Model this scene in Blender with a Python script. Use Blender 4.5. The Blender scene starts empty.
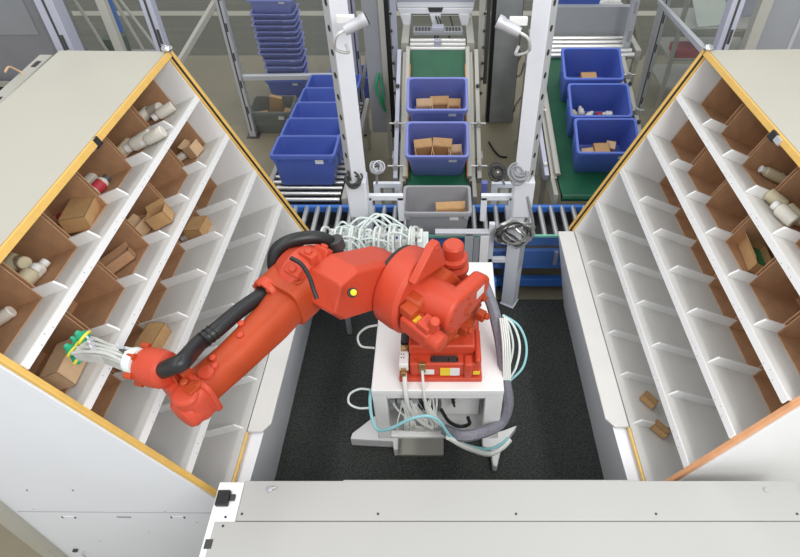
import bpy, bmesh, math, random
from mathutils import Vector, Matrix
random.seed(11)
R = math.radians
scn = bpy.context.scene
COL = scn.collection
V = Vector

# ---------------------------------------------------------------- materials
MATS = {}
def mat(name, col, rough=.5, metal=0, noise=0, nscale=8, bump=0, spec=.5, alpha=1, trans=0, coat=0, stretch=None):
    m = bpy.data.materials.new(name); m.use_nodes = True
    nt = m.node_tree; b = nt.nodes['Principled BSDF']
    c = (*col, 1)
    b.inputs['Base Color'].default_value = c
    b.inputs['Roughness'].default_value = rough
    b.inputs['Metallic'].default_value = metal
    b.inputs['Specular IOR Level'].default_value = spec
    b.inputs['Alpha'].default_value = alpha
    b.inputs['Transmission Weight'].default_value = trans
    b.inputs['Coat Weight'].default_value = coat
    if noise or bump:
        tc = nt.nodes.new('ShaderNodeTexCoord'); n = nt.nodes.new('ShaderNodeTexNoise')
        n.inputs['Scale'].default_value = nscale; n.inputs['Detail'].default_value = 6
        if stretch:
            mp = nt.nodes.new('ShaderNodeMapping'); mp.inputs['Scale'].default_value = stretch
            nt.links.new(tc.outputs['Object'], mp.inputs[0]); nt.links.new(mp.outputs[0], n.inputs[0])
        else:
            nt.links.new(tc.outputs['Object'], n.inputs[0])
        if noise:
            r = nt.nodes.new('ShaderNodeValToRGB')
            r.color_ramp.elements[0].position = .3; r.color_ramp.elements[1].position = .7
            r.color_ramp.elements[0].color = (*[max(0, q*(1-noise)) for q in col], 1)
            r.color_ramp.elements[1].color = (*[min(1, q*(1+noise)) for q in col], 1)
            nt.links.new(n.outputs[0], r.inputs[0]); nt.links.new(r.outputs[0], b.inputs['Base Color'])
        if bump:
            bm_ = nt.nodes.new('ShaderNodeBump'); bm_.inputs['Strength'].default_value = bump
            bm_.inputs['Distance'].default_value = .01
            nt.links.new(n.outputs[0], bm_.inputs['Height']); nt.links.new(bm_.outputs[0], b.inputs['Normal'])
    MATS[name] = m
    return m

WHITE = mat('white_painted_steel', (.86, .86, .855), .38, noise=.02, nscale=3)
COOL = mat('cool_white_panel', (.84, .86, .90), .42, noise=.02, nscale=2)
SHELFM = mat('light_grey_shelf', (.70, .69, .665), .5, noise=.03, nscale=4)
CREAM = mat('cream_lid_board', (.47, .455, .385), .5, noise=.02, nscale=2)
COVERM = mat('pale_grey_cover', (.44, .44, .425), .45, noise=.02, nscale=2)
YELLOW = mat('yellow_edge_strip', (.80, .50, .13), .45, noise=.05, nscale=20)
PALEORANGE = mat('pale_orange_edge_strip', (.80, .40, .20), .45, noise=.05, nscale=20)
BLACK = mat('black_plastic', (.012, .012, .014), .45)
DARK = mat('dark_steel', (.05, .05, .05), .5)
CARD = mat('brown_cardboard', (.50, .285, .155), .8, noise=.10, nscale=14)
CARDL = mat('light_cardboard', (.52, .31, .14), .8, noise=.08, nscale=14)
CARDP = mat('pale_cardboard', (.62, .42, .25), .8, noise=.06, nscale=14)
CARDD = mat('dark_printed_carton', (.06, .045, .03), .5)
MAT_F = mat('charcoal_mat', (.046, .051, .047), .95, noise=.6, nscale=70, bump=.4)
FLOORM = mat('concrete_floor', (.24, .21, .14), .6, noise=.12, nscale=1.2)
FLOORD = mat('shaded_olive_floor', (.10, .10, .068), .6, noise=.2, nscale=1.5, stretch=(.6, 4, 1))  # far floor: shading there is put into this darker olive colour
LINE = mat('pale_floor_line', (.42, .40, .32), .7)
RED = mat('orange_red_enamel', (.57, .068, .031), .40, noise=.05, nscale=3, spec=.35)
REDD = mat('orange_red_casting', (.46, .062, .017), .42, noise=.10, nscale=6, spec=.3)
HOSEB = mat('black_rubber_hose', (.014, .015, .016), .38)
SLEEVE = mat('grey_cable_sleeve', (.22, .22, .26), .7, noise=.15, nscale=60)
TEAL = mat('pale_teal_hose', (.28, .58, .62), .35)
HOSEW = mat('white_hose', (.74, .76, .72), .35)
CLEARH = mat('milky_tube', (.72, .80, .78), .2)
BLUE = mat('blue_tote_plastic', (.085, .145, .52), .42, noise=.06, nscale=4)
BLUED = mat('deep_blue_tote_plastic', (.08, .13, .46), .42, noise=.06, nscale=4)
PERI = mat('periwinkle_tote_plastic', (.20, .24, .60), .42, noise=.05, nscale=4)
GREYT = mat('grey_tote_plastic', (.34, .34, .36), .5, noise=.05, nscale=4)
GREYD = mat('dark_grey_tote_plastic', (.17, .18, .16), .55, noise=.08, nscale=4)
BLUESTEEL = mat('blue_painted_steel', (.05, .18, .58), .4)
GREENB = mat('green_belt', (.012, .105, .05), .5, noise=.12, nscale=5)
TEALGLASS = mat('green_glass_edge', (.2, .55, .42), .2)
STEEL = mat('roller_steel', (.62, .62, .60), .3, metal=.75)
ALU = mat('aluminium_profile', (.52, .53, .56), .38, metal=.35)
ALUG = mat('beige_grey_rail', (.44, .43, .38), .45, metal=.15)
ALUL = mat('lilac_grey_profile', (.46, .47, .56), .4, metal=.2)
GREYPAN = mat('grey_steel_sheet', (.30, .315, .32), .55, noise=.15, nscale=3)
GREYDOOR = mat('grey_panel', (.30, .31, .33), .55, noise=.04, nscale=2)
GREYW = mat('hazy_grey_wall', (.24, .24, .26), .6, noise=.06, nscale=2)
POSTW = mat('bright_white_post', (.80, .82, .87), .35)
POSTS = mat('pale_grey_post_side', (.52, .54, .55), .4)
ORANGE = mat('orange_guard_strip', (.75, .27, .08), .5)
LABELW = mat('white_label', (.80, .80, .78), .5)
LABELY = mat('yellow_warning_label', (.85, .62, .03), .45)
BOTW = mat('white_bottle_plastic', (.74, .71, .63), .35)
BOTC = mat('cream_bottle_plastic', (.62, .55, .38), .4)
CAPW = mat('white_cap', (.82, .82, .82), .3)
CAPD = mat('dark_cap', (.09, .09, .10), .35)
REDL = mat('red_label', (.55, .05, .07), .5)
GREENL = mat('green_wrapper', (.02, .28, .12), .4)
BRASS = mat('brass_fitting', (.45, .30, .12), .35, metal=.7)
CUPG = mat('green_suction_cup', (.02, .36, .20), .35)
CUPY = mat('yellow_suction_ring', (.80, .72, .05), .35)
GRIP = mat('milky_grey_gripper', (.50, .51, .48), .25, noise=.2, nscale=12)
CHROME = mat('chrome', (.75, .75, .75), .12, metal=1)
PAPER = mat('paper_sheet', (.60, .63, .56), .7)
PINK = mat('faded_red_box', (.42, .07, .09), .6)
LAMPY = mat('yellow_plug', (.9, .72, .02), .35)
# clear safety-fence sheet: mostly transparent with a faint reflection
GLASS = bpy.data.materials.new('clear_polycarbonate'); GLASS.use_nodes = True
_n = GLASS.node_tree; _n.nodes.remove(_n.nodes['Principled BSDF'])
_t = _n.nodes.new('ShaderNodeBsdfTransparent'); _g = _n.nodes.new('ShaderNodeBsdfGlossy'); _d = _n.nodes.new('ShaderNodeBsdfDiffuse')
_m = _n.nodes.new('ShaderNodeMixShader'); _m2 = _n.nodes.new('ShaderNodeMixShader')
_t.inputs[0].default_value = (.95, .96, .96, 1); _g.inputs['Roughness'].default_value = .12; _d.inputs[0].default_value = (.5, .5, .52, 1)
_m.inputs[0].default_value = .035; _m2.inputs[0].default_value = .03
_n.links.new(_t.outputs[0], _m.inputs[1]); _n.links.new(_g.outputs[0], _m.inputs[2])
_n.links.new(_m.outputs[0], _m2.inputs[1]); _n.links.new(_d.outputs[0], _m2.inputs[2])
_n.links.new(_m2.outputs[0], _n.nodes['Material Output'].inputs[0])

# ---------------------------------------------------------------- geometry helpers
def frame(z):
    z = V(z).normalized()
    x = z.orthogonal().normalized()
    return x, z.cross(x), z

def world(o):
    return o.matrix_basis.copy() if o.parent is None else world(o.parent) @ o.matrix_parent_inverse @ o.matrix_basis

class MB:
    def __init__(s):
        s.bm = bmesh.new(); s.mi = 0
    def m(s, i):
        s.mi = i; return s
    def faces(s, vs, fs):
        bv = [s.bm.verts.new(V(v)) for v in vs]
        for f in fs:
            try:
                q = s.bm.faces.new([bv[i] for i in f]); q.material_index = s.mi
            except ValueError: pass
        return s
    def hexa(s, p):       # 8 points: bottom 4 ccw, top 4 ccw
        return s.faces(p, [(3, 2, 1, 0), (4, 5, 6, 7), (0, 1, 5, 4), (1, 2, 6, 5), (2, 3, 7, 6), (3, 0, 4, 7)])
    def obox(s, o, ax, ay, az):   # corner + three edge vectors
        o, ax, ay, az = V(o), V(ax), V(ay), V(az)
        if ax.cross(ay).dot(az) < 0: ax, ay = ay, ax
        return s.hexa([o, o+ax, o+ax+ay, o+ay, o+az, o+ax+az, o+ax+ay+az, o+ay+az])
    def box(s, x0, x1, y0, y1, z0, z1):
        return s.obox((x0, y0, z0), (x1-x0, 0, 0), (0, y1-y0, 0), (0, 0, z1-z0))
    def cbox(s, c, dirs, sz):
        d = [V(q).normalized()*w for q, w in zip(dirs, sz)]
        return s.obox(V(c)-(d[0]+d[1]+d[2])/2, *d)
    def prism(s, poly, n):        # 3D polygon extruded by n
        poly = [V(p) for p in poly]; n = V(n); k = len(poly)
        nn = V((0, 0, 0))
        for i in range(k): nn += poly[i].cross(poly[(i+1) % k])
        if nn.dot(n) < 0: poly = poly[::-1]
        vs = poly+[p+n for p in poly]
        return s.faces(vs, [tuple(range(k))[::-1], tuple(range(k, 2*k))]+[(i, (i+1) % k, k+(i+1) % k, k+i) for i in range(k)])
    def rings(s, rings, cap0=True, cap1=True):
        n = len(rings[0]); vs = [p for r in rings for p in r]; fs = []
        for j in range(len(rings)-1):
            for i in range(n):
                fs.append((j*n+i, j*n+(i+1) % n, (j+1)*n+(i+1) % n, (j+1)*n+i))
        if cap0: fs.append(tuple(range(n))[::-1])
        if cap1: fs.append(tuple((len(rings)-1)*n+i for i in range(n)))
        return s.faces(vs, fs)
    def lathe(s, o, axis, prof, seg=24):   # prof: (distance along axis, radius)
        x, y, z = frame(axis); o = V(o)
        return s.rings([[o+z*d+(x*math.cos(2*math.pi*i/seg)+y*math.sin(2*math.pi*i/seg))*max(r, 1e-4) for i in range(seg)] for d, r in prof])
    def cyl(s, a, b, r, r2=None, seg=20):
        a, b = V(a), V(b)
        return s.lathe(a, b-a, [(0, r), ((b-a).length, r if r2 is None else r2)], seg)
    def tube(s, pts, r, seg=8, sub=6, closed=False):
        P = [V(p) for p in pts]; out = []
        if len(P) > 2:
            for i in range(len(P)-1):
                p0 = P[i-1] if i else P[0]*2-P[1]; p3 = P[i+2] if i+2 < len(P) else P[-1]*2-P[-2]
                for q in range(sub):
                    t = q/sub
                    out.append(.5*((2*P[i])+(P[i+1]-p0)*t+(2*p0-5*P[i]+4*P[i+1]-p3)*t*t+(3*P[i]-p0-3*P[i+1]+p3)*t**3))
            out.append(P[-1])
        else: out = P
        rs = []; x = None
        for i, p in enumerate(out):
            t = (out[min(i+1, len(out)-1)]-out[max(i-1, 0)])
            if t.length < 1e-7: t = V((0, 0, 1))
            t.normalize()
            x = t.orthogonal().normalized() if x is None else (x-t*x.dot(t))
            if x.length < 1e-5: x = t.orthogonal()
            x.normalize(); y = t.cross(x)
            rr = r(i/(len(out)-1)) if callable(r) else r
            rs.append([p+(x*math.cos(2*math.pi*k/seg)+y*math.sin(2*math.pi*k/seg))*rr for k in range(seg)])
        return s.rings(rs)
    def torus(s, c, axis, Rr, r, seg=24, sg=8):
        x, y, z = frame(axis); c = V(c)
        vs = []; fs = []
        for i in range(seg):
            a = 2*math.pi*i/seg; d = x*math.cos(a)+y*math.sin(a)
            for k in range(sg):
                b = 2*math.pi*k/sg; vs.append(c+d*(Rr+r*math.cos(b))+z*r*math.sin(b))
        for i in range(seg):
            for k in range(sg):
                fs.append((i*sg+k, ((i+1) % seg)*sg+k, ((i+1) % seg)*sg+(k+1) % sg, i*sg+(k+1) % sg))
        return s.faces(vs, fs)
    def sphere(s, c, r, axis=(0, 0, 1), sq=1):
        n = 10
        return s.lathe(V(c)-V(axis).normalized()*r*sq, axis, [(r*sq*(1-math.cos(math.pi*i/n)), r*math.sin(math.pi*i/n)) for i in range(n+1)], 18)
    def hull(s, pts):
        b = bmesh.new()
        for p in pts: b.verts.new(V(p))
        g = bmesh.ops.convex_hull(b, input=b.verts)
        b.verts.ensure_lookup_table(); b.verts.index_update()
        used = [v for v in b.verts if v.link_faces]; ix = {v: i for i, v in enumerate(used)}
        s.faces([v.co.copy() for v in used], [tuple(ix[v] for v in f.verts) for f in b.faces])
        b.free(); return s
    def build_each(s, name, mats, parent=None, **k):   # every loose piece becomes a part of its own
        s.bm.verts.ensure_lookup_table(); seen = set(); out = []
        for v in s.bm.verts:
            if v in seen: continue
            st = [v]; comp = []; seen.add(v)
            while st:
                a = st.pop(); comp.append(a)
                for e in a.link_edges:
                    b = e.other_vert(a)
                    if b not in seen: seen.add(b); st.append(b)
            q = MB(); ix = {a: i for i, a in enumerate(comp)}; fs = {f for a in comp for f in a.link_faces}
            q.faces([a.co.copy() for a in comp], [tuple(ix[a] for a in f.verts) for f in fs])
            out.append(q.build(name, mats, parent, **k))
        s.bm.free(); return out
    def build(s, name, mats, parent=None, bevel=0, smooth=35, origin=None):
        me = bpy.data.meshes.new(name)
        bmesh.ops.recalc_face_normals(s.bm, faces=s.bm.faces)
        if origin is not None: bmesh.ops.translate(s.bm, vec=-V(origin), verts=s.bm.verts)
        s.bm.to_mesh(me); s.bm.free()
        for q in (mats if isinstance(mats, (list, tuple)) else [mats]): me.materials.append(q)
        o = bpy.data.objects.new(name, me); COL.objects.link(o)
        if origin is not None: o.location = origin
        for p in me.polygons: p.use_smooth = True
        me.set_sharp_from_angle(angle=R(smooth))
        if parent is not None:
            o.parent = parent
            pm = world(parent)
            o.matrix_parent_inverse = pm.inverted()
        if bevel:
            b = o.modifiers.new('bevel', 'BEVEL'); b.width = bevel; b.segments = 2; b.limit_method = 'ANGLE'; b.angle_limit = R(40)
        return o
def box(x0, x1, y0, y1, z0, z1): return MB().box(x0, x1, y0, y1, z0, z1)

def tag(o, label=None, cat=None, group=None, kind=None):
    if label: o['label'] = label
    if cat: o['category'] = cat
    if group: o['group'] = group
    if kind: o['kind'] = kind
    return o
def thing(name, loc, label, cat, group=None, rot=None):
    o = bpy.data.objects.new(name, None); COL.objects.link(o); o.location = loc
    if rot is not None: o.rotation_euler = rot
    o.empty_display_size = .1
    return tag(o, label, cat, group)
def struct(o): o['kind'] = 'structure'; return o
def copy_tree(o, parent=None):
    c = o.copy(); COL.objects.link(c)
    if parent is not None: c.parent = parent
    for ch in list(o.children): copy_tree(ch, c)
    return c
ORD = ['first', 'second', 'third', 'fourth', 'fifth', 'sixth', 'seventh', 'eighth', 'ninth', 'tenth', 'eleventh', 'twelfth']

# camera (built first so the numbers below can be read against it)
CH = 4.2
cam = bpy.data.cameras.new('camera'); co = bpy.data.objects.new('camera', cam); COL.objects.link(co)
co.location = (0, 0, CH); co.rotation_euler = (R(45), 0, 0)
cam.sensor_width = 36; cam.lens = 587/800*36; cam.shift_x = -41/800; cam.clip_start = .05
scn.camera = co
K = math.sqrt(.5)
def at(u, v, **k):       # a point of the place measured along a sight line: at depth t, on height h or at distance y
    a = (u-441)/587; b = (v-278.5)/587
    d = V((a, K*(1-b), -K*(1+b)))
    if 't' in k: t = k['t']
    elif 'h' in k: t = (k['h']-CH)/d.z
    elif 'y' in k: t = k['y']/d.y
    else: t = k['x']/d.x
    return V((0, 0, CH))+d*t

# ---------------------------------------------------------------- the setting
struct(box(-9, 9, -2, 9.35, -.1, 0).build('floor', FLOORM))
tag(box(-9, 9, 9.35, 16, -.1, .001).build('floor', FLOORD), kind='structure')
struct(box(-9, 9, 11.0, 11.22, .001, .006).build('trim_1', LINE))
o = MB().prism([(-1.23, 3.9, .001), (-1.29, 1.0, .001), (1.28, 1.0, .001), (1.20, 3.9, .001)], (0, 0, .011)).build('floor_mat', MAT_F)
tag(o, 'charcoal carpet mat on the floor around the robot pedestal', 'floor mat')

# grey cover table closing the near side of the cell
t = thing('cover_table', (.36, .9, 0), 'wide pale grey cover panel along the bottom, near the camera', 'cover')
HC = 1.35
box(-1.08, 1.76, .45, 1.32, 0, HC-.05).build('cabinet_body', COVERM, t, bevel=.004)
box(-1.10, 1.805, .38, 1.182, HC-.05, HC).build('top_panel', COVERM, t, bevel=.004)
m = MB(); m.box(-1.0, 1.805, 1.185, 1.390, HC-.045, HC); m.box(-.50, .97, 1.385, 1.396, HC-.04, HC-.001)
m.build('hinge_strip', COVERM, t, bevel=.004)
m = MB(); m.box(-1.13, -1.002, .38, 1.384, HC-.05, HC-.002); m.build('side_flange', WHITE, t, bevel=.004)
for u, v in ((242, 514), (378, 514), (516, 514), (656, 514), (797, 514)):
    p = at(u, v, h=HC); MB().lathe(p, (0, 0, 1), [(0, .006), (.003, .006), (.004, .003)], 10).build('screw', DARK, t)
p = at(270, 490, h=HC); MB().lathe(p, (0, 0, 1), [(0, .014), (.012, .014), (.018, .008)], 14).cyl(p+V((0, 0, .01)), p+V((.03, .01, .012)), .006).build('thumb_screw', ALU, t)
p = at(766, 490, h=HC); MB().lathe(p, (0, 0, 1), [(0, .012), (.006, .012), (.009, .006)], 14).build('thumb_screw', COVERM, t)
p = at(224, 499, h=HC); MB().box(p.x-.033, p.x+.03, p.y-.038, p.y+.038, HC-.01, HC+.022).build('hinge_block', BLACK, t, bevel=.004)
q = at(233, 498, h=HC); MB().box(q.x-.012, q.x+.012, q.y-.015, q.y+.015, HC-.005, HC+.012).build('hinge_pin', DARK, t, bevel=.002)
p = at(208, 544, h=HC); MB().box(p.x-.016, p.x+.02, p.y-.022, p.y+.022, HC-.01, HC+.003).build('rubber_pad', DARK, t, bevel=.002)
for u, v in ((225.5, 517), (223, 526)):
    p = at(u, v, h=HC); MB().cyl(p-V((0, 0, .004)), p+V((0, 0, .0015)), .006, seg=12).build('screw_hole', BLACK, t)

# ---------------------------------------------------------------- the two slanted shelf racks
TH = R(23.4); SL = 1.655; LEN = 2.30; NC = 6; TSP = .045
ST = [0]+[.03+.362*j for j in range(1, NC)]+[LEN]      # where the compartments begin
class Rack:
    def __init__(s, sgn, ox, oy, oz):
        s.s = sgn; a = R(1.4 if sgn > 0 else 1.2)
        s.o = V((ox, oy, oz))
        s.l = V((sgn*math.sin(a), -math.cos(a), 0)); s.e = V((sgn*math.cos(a), math.sin(a), 0)); s.z = V((0, 0, 1))
        s.w = (s.e*math.sin(TH)+s.z*math.cos(TH))          # up the slanted front
        s.n = (s.e*math.cos(TH)-s.z*math.sin(TH))          # into the rack
    def p(s, l, e, z): return s.o+s.l*l+s.e*e+s.z*z        # z measured from the front foot
    def q(s, l, d, w): return s.o+s.l*l+s.n*d+s.w*w        # slanted coordinates
    def lb(s, mb, l0, l1, e0, e1, z0, z1): return mb.obox(s.p(l0, e0, z0), s.l*(l1-l0), s.e*(e1-e0), s.z*(z1-z0))
    def sb(s, mb, l0, l1, d0, d1, w0, w1): return mb.obox(s.q(l0, d0, w0), s.l*(l1-l0), s.n*(d1-d0), s.w*(w1-w0))
ROWW = [.80*SL, .60*SL, .395*SL, .19*SL]      # shelf surfaces S1..S4 (lower edge of the lip)
LIP = .034
RK = {'left': Rack(-1, -1.155, 3.76, .975), 'right': Rack(1, 1.125, 3.80, .965)}
SIDE = {'left': 'left rack', 'right': 'right rack'}
def in_row(K_, row):   # surface height of a row along the slant (row 1 = top)
    return (ROWW[row-1]+LIP) if row <= 4 else .012
def build_rack(side):
    k = RK[side]
    t = thing('shelf_rack', k.p(LEN/2, .6, -k.o.z), {'left': 'tall slanted white shelf rack the orange robot arm reaches into',
              'right': 'tall slanted white shelf rack on the right, its pale orange edge by the cover panel'}[side], 'shelf rack', 'slanted shelf racks')
    TE, TZ = SL*math.sin(TH), SL*math.cos(TH)
    TSP = .045 if side == 'left' else .085
    BE = TE+.70; FZ = -k.o.z
    def side_poly(l): return [k.p(l, -.0, 0), k.p(l, TE+TSP*max(l, 0)/LEN, TZ), k.p(l, BE, TZ), k.p(l, BE, FZ), k.p(l, .07, FZ)]
    MB().prism(side_poly(0), k.l*-.022).build('far_end_panel', WHITE, t, bevel=.002)
    ne = MB().prism(side_poly(LEN+.022), k.l*-.022).build('near_end_panel', COOL if side == 'left' else WHITE, t, bevel=.002)
    m = MB(); m.prism([k.p(-.02, TE, TZ), k.p(LEN+.02, TE+TSP, TZ), k.p(LEN+.02, BE+.01, TZ), k.p(-.02, BE+.01, TZ)], k.z*.03); m.build('top_panel', CREAM, t, bevel=.003)
    m = MB(); k.lb(m, 0, LEN, BE-.02, BE, FZ, TZ); m.build('back_panel', WHITE, t)
    m = MB(); k.sb(m, 0, LEN, .56, .575, -.05, SL-.18); m.build('inner_back_panel', SHELFM, t)
    # shelves with perforated front lips
    for r in range(5):
        w0 = in_row(k, r+1)
        m = MB(); k.sb(m, 0.001, LEN-.001, .002, .56, w0-.008, w0)
        sh = m.build('shelf', SHELFM, t)
        if r < 4:
            m = MB(); k.sb(m, 0, LEN, -.004, .008, w0-LIP, w0+.004); m.m(1)
            for j in range(1, 7):
                for q in (.0, .05, .1):
                    c = k.q(j*LEN/6-.22+q, -.0045, w0-.018+(.01 if q == .05 else -.005)); m.cyl(c+k.n*.003, c-k.n*.0008, .0028, seg=6)
            m.build('shelf_lip', [WHITE, GREYT], sh)
        ln = .20 if r < 2 else (.36 if r == 2 else .38)
        for j in range(1, NC):
            l = ST[j]
            hgt = .062 if r < 3 else .055
            poly = [k.q(l, .03, w0), k.q(l, .036, w0+hgt*.35), k.q(l, .058, w0+hgt), k.q(l, ln, w0+hgt), k.q(l, ln, w0)]
            MB().prism(poly, k.l*.012).build('divider_tab', WHITE, sh, bevel=.002)
    # edge strips
    a = k.q(-.02, -.028, SL-.016); b = k.q(LEN+.03, -.028, SL-.016)+k.e*TSP
    m = MB(); m.obox(a, b-a, k.n*.04, k.w*.038); m.build('top_edge_strip', YELLOW, t, bevel=.003)
    m = MB(); k.sb(m, -.014, -.002, -.016, .002, .0, SL); m.build('far_edge_strip', YELLOW, t, bevel=.002)
    m = MB(); k.sb(m, -.034, -.014, -.020, .004, -.02, SL+.02); m.build('far_edge_seal', BLACK, t)
    m = MB(); k.sb(m, -.066, -.034, -.026, .006, -.03, SL+.02); m.build('far_outer_strip', YELLOW, t, bevel=.003)
    a = k.q(LEN-.002, -.022, -.02); b = k.q(LEN-.002, -.022, SL)+k.e*TSP
    m = MB(); m.obox(a, k.l*.028, k.n*.026, b-a); m.build('near_edge_strip', YELLOW if side == 'left' else PALEORANGE, t, bevel=.003)
    a = k.q(LEN+.022, .01, -.02); b = k.q(LEN+.022, .01, SL-.02)+k.e*TSP
    m = MB(); m.obox(a, k.l*.008, k.n*.045, b-a); m.build('near_edge_flange', COOL if side == 'left' else WHITE, t, bevel=.002)
    # corner bracket and latch on the top edge
    c = k.q(-.03, -.02, SL+.03); MB().sphere(c, .026).torus(c+V((0, 0, .01)), (0, 0, 1), .03, .007).build('corner_fitting', CHROME, t)
    if side == 'left': ll = 1.02
    else: ll = .98
    m = MB(); k.sb(m, ll, ll+.05, -.034+.024, .03, SL-.02, SL+.03); lt = m.build('latch', BLACK, t, bevel=.003)
    m = MB(); k.sb(m, ll+.05, ll+.10, -.03+.024, .03, SL-.01, SL+.026); m.build('latch_plate', ALU, lt, bevel=.003)
    # ledge, base face, notch at the near end
    NL = 1.87
    m = MB(); m.prism([k.p(0, .0, .004), k.p(0, -.135, .004), k.p(NL-.06, -.135, .004), k.p(NL, -.09, .004), k.p(NL, -.0, .004)], k.z*-.02)
    m.build('ledge', SHELFM, t, bevel=.004)
    m = MB(); m.hexa([k.p(0, .06, FZ), k.p(LEN, .06, FZ), k.p(LEN, .1, FZ), k.p(0, .1, FZ),
                      k.p(0, -.13, -.016), k.p(LEN, -.09, -.016), k.p(LEN, -.0, -.03), k.p(0, -.0, -.03)])
    m.build('base_panel', COOL, t, bevel=.003)
    m = MB(); k.lb(m, NL+.01, LEN, -.012, .0, -.01, .012); m.build('ledge_edge_strip', YELLOW, t)
    if side == 'left':
        # slots and screws of the near end panel
        for (u, v) in ((123, 517), (169, 517.5)): pass
        y0 = (k.p(LEN+.022, .6, 0)).y
        def on_panel(u, v):
            # intersection of the sight line with the near end panel
            a = at(u, v, t=1)-V((0, 0, CH)); n = k.l
            tt = (k.p(LEN+.022, 0, 0)-V((0, 0, CH))).dot(n)/a.dot(n)
            return V((0, 0, CH))+a*tt
        for u, wd, op in ((69, .085, 1), (124, .085, 0), (178, .085, 1)):
            c = on_panel(u, 517)
            m = MB(); m.cbox(c, (k.e, k.l, k.z), (wd, .004, .018)); s_ = m.build('slot_handle', GREYDOOR if op == 0 else COOL, t, bevel=.002)
            if op:
                for q in (-1, 1):
                    m = MB(); m.cbox(c+k.e*q*wd*.45+k.l*.003, (k.e+k.z*.5*-1, k.l, k.z), (.008, .003, .02)); m.build('slot_gap', DARK, s_)
        for u, v in ((109, 436), (27, 490), (73, 490), (34, 509), (165, 511), (100, 541), (149, 532), (197, 522)):
            c = on_panel(u, v); MB().cyl(c-k.l*.001, c+k.l*.0025, .005, seg=10).build('panel_screw', DARK if v < 500 else ALU, t)
        a, b = on_panel(18, 511.5), on_panel(214, 513)
        m = MB(); m.obox(a+k.l*.0005, b-a, k.l*.0015, k.z*.004); m.build('panel_seam', GREYT, t)
        c = on_panel(76, 549); m = MB(); m.cbox(c+k.l*.01, (k.e, k.l, k.z), (.03, .02, .016)); m.build('lock', DARK, t, bevel=.003)
        c = on_panel(84, 551); m = MB(); m.tube([c, c+k.l*.02, c+k.l*.02-k.z*.05], .004); m.build('lock_rod', ALU, t)
        # post on the outer back edge
        m = MB(); k.lb(m, LEN+.022, LEN+.07, BE-.06, BE+.03, FZ, TZ-.1); m.build('back_corner_post', CREAM, t, bevel=.004)
    return t
for sd in ('left', 'right'): build_rack(sd)

# cardboard bins standing in the upper rows
ROWN = {1: 'top row', 2: 'second row', 3: 'third row'}
def bin_mesh(k, l, d, w, wid, dep, hgt, flap=True):
    th = .005; m = MB()
    k.sb(m, l, l+wid, d, d+dep, w+.001, w+.001+th)
    k.sb(m, l, l+th, d, d+dep, w+.001+th, w+hgt); k.sb(m, l+wid-th, l+wid, d, d+dep, w+.001+th, w+hgt)
    k.sb(m, l+th, l+wid-th, d+dep-th, d+dep, w+.001+th, w+hgt)
    return m
for sd in ('left', 'right'):
    k = RK[sd]
    for row in (1, 2, 3):
        for j in range(NC):
            d0 = .185 if row < 3 else .35
            hg = .262 if row < 3 else .25
            w = in_row(k, row); l0 = ST[j]+.014
            org = k.q(l0+.17, d0, w)
            m = bin_mesh(k, l0, d0, w, min(ST[j+1]-ST[j]-.016, .36), .54-d0, hg)
            o = m.build('cardboard_bin', CARD, origin=org)
            pos = 'at the far end' if j == 0 else ('at the near end' if j == NC-1 else ORD[j]+' from the far end')
            tag(o, 'brown cardboard bin, %s of %s, %s' % (ROWN[row], SIDE[sd], pos), 'cardboard bin', 'cardboard bins in the racks')

# things lying in the racks
def floor_of(sd, row, u, v, up=.03):    # where a sight line meets the surface of a row
    k = RK[sd]; a = at(u, v, t=1)-V((0, 0, CH)); w = in_row(k, row)+up
    tt = (k.q(0, 0, w)-V((0, 0, CH))).dot(k.w)/a.dot(k.w)
    return V((0, 0, CH))+a*tt
def bottle(sd, row, u, v, ln, rad, ang, label, capm=CAPW, bm_=BOTW, lab=None, up=None, stand=False):
    k = RK[sd]; up = rad+.009 if up is None else up
    c = floor_of(sd, row, u, v, up if not stand else .008)
    ax = (k.l*math.cos(R(ang))+k.n*math.sin(R(ang))) if not stand else k.w
    b = c-ax*ln/2 if not stand else c
    t = thing('bottle', c, label, 'bottle', 'bottles lying in the racks')
    MB().lathe(b, ax, [(0, rad*.85), (.006, rad), (ln*.68, rad), (ln*.76, rad*.85), (ln*.80, rad*.55), (ln*.86, rad*.55)], 18).build('body', bm_, t)
    MB().lathe(b, ax, [(ln*.82, rad*.68), (ln*.99, rad*.68), (ln, rad*.6)], 18).build('cap', capm, t)
    if lab: MB().lathe(b, ax, [(ln*.15, rad*1.015), (ln*.6, rad*1.015)], 18).build('label', lab, t)
    return t
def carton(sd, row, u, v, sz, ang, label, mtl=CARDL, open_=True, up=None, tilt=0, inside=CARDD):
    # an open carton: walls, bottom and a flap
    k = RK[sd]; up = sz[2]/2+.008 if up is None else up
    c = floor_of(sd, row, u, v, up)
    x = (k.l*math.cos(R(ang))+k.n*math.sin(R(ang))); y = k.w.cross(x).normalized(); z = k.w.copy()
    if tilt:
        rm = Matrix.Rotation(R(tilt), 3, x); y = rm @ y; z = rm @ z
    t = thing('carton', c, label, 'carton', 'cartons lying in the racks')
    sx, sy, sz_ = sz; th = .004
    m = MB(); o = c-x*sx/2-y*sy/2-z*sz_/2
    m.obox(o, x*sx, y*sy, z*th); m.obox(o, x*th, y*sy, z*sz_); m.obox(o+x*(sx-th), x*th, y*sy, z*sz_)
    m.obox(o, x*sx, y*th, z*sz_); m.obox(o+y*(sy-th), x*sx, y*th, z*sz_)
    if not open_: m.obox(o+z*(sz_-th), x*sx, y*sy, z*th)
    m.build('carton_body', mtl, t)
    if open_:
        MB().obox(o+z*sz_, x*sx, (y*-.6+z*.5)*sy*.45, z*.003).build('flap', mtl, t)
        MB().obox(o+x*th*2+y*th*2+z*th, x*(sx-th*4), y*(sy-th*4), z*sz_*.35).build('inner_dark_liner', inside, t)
    return t
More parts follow.
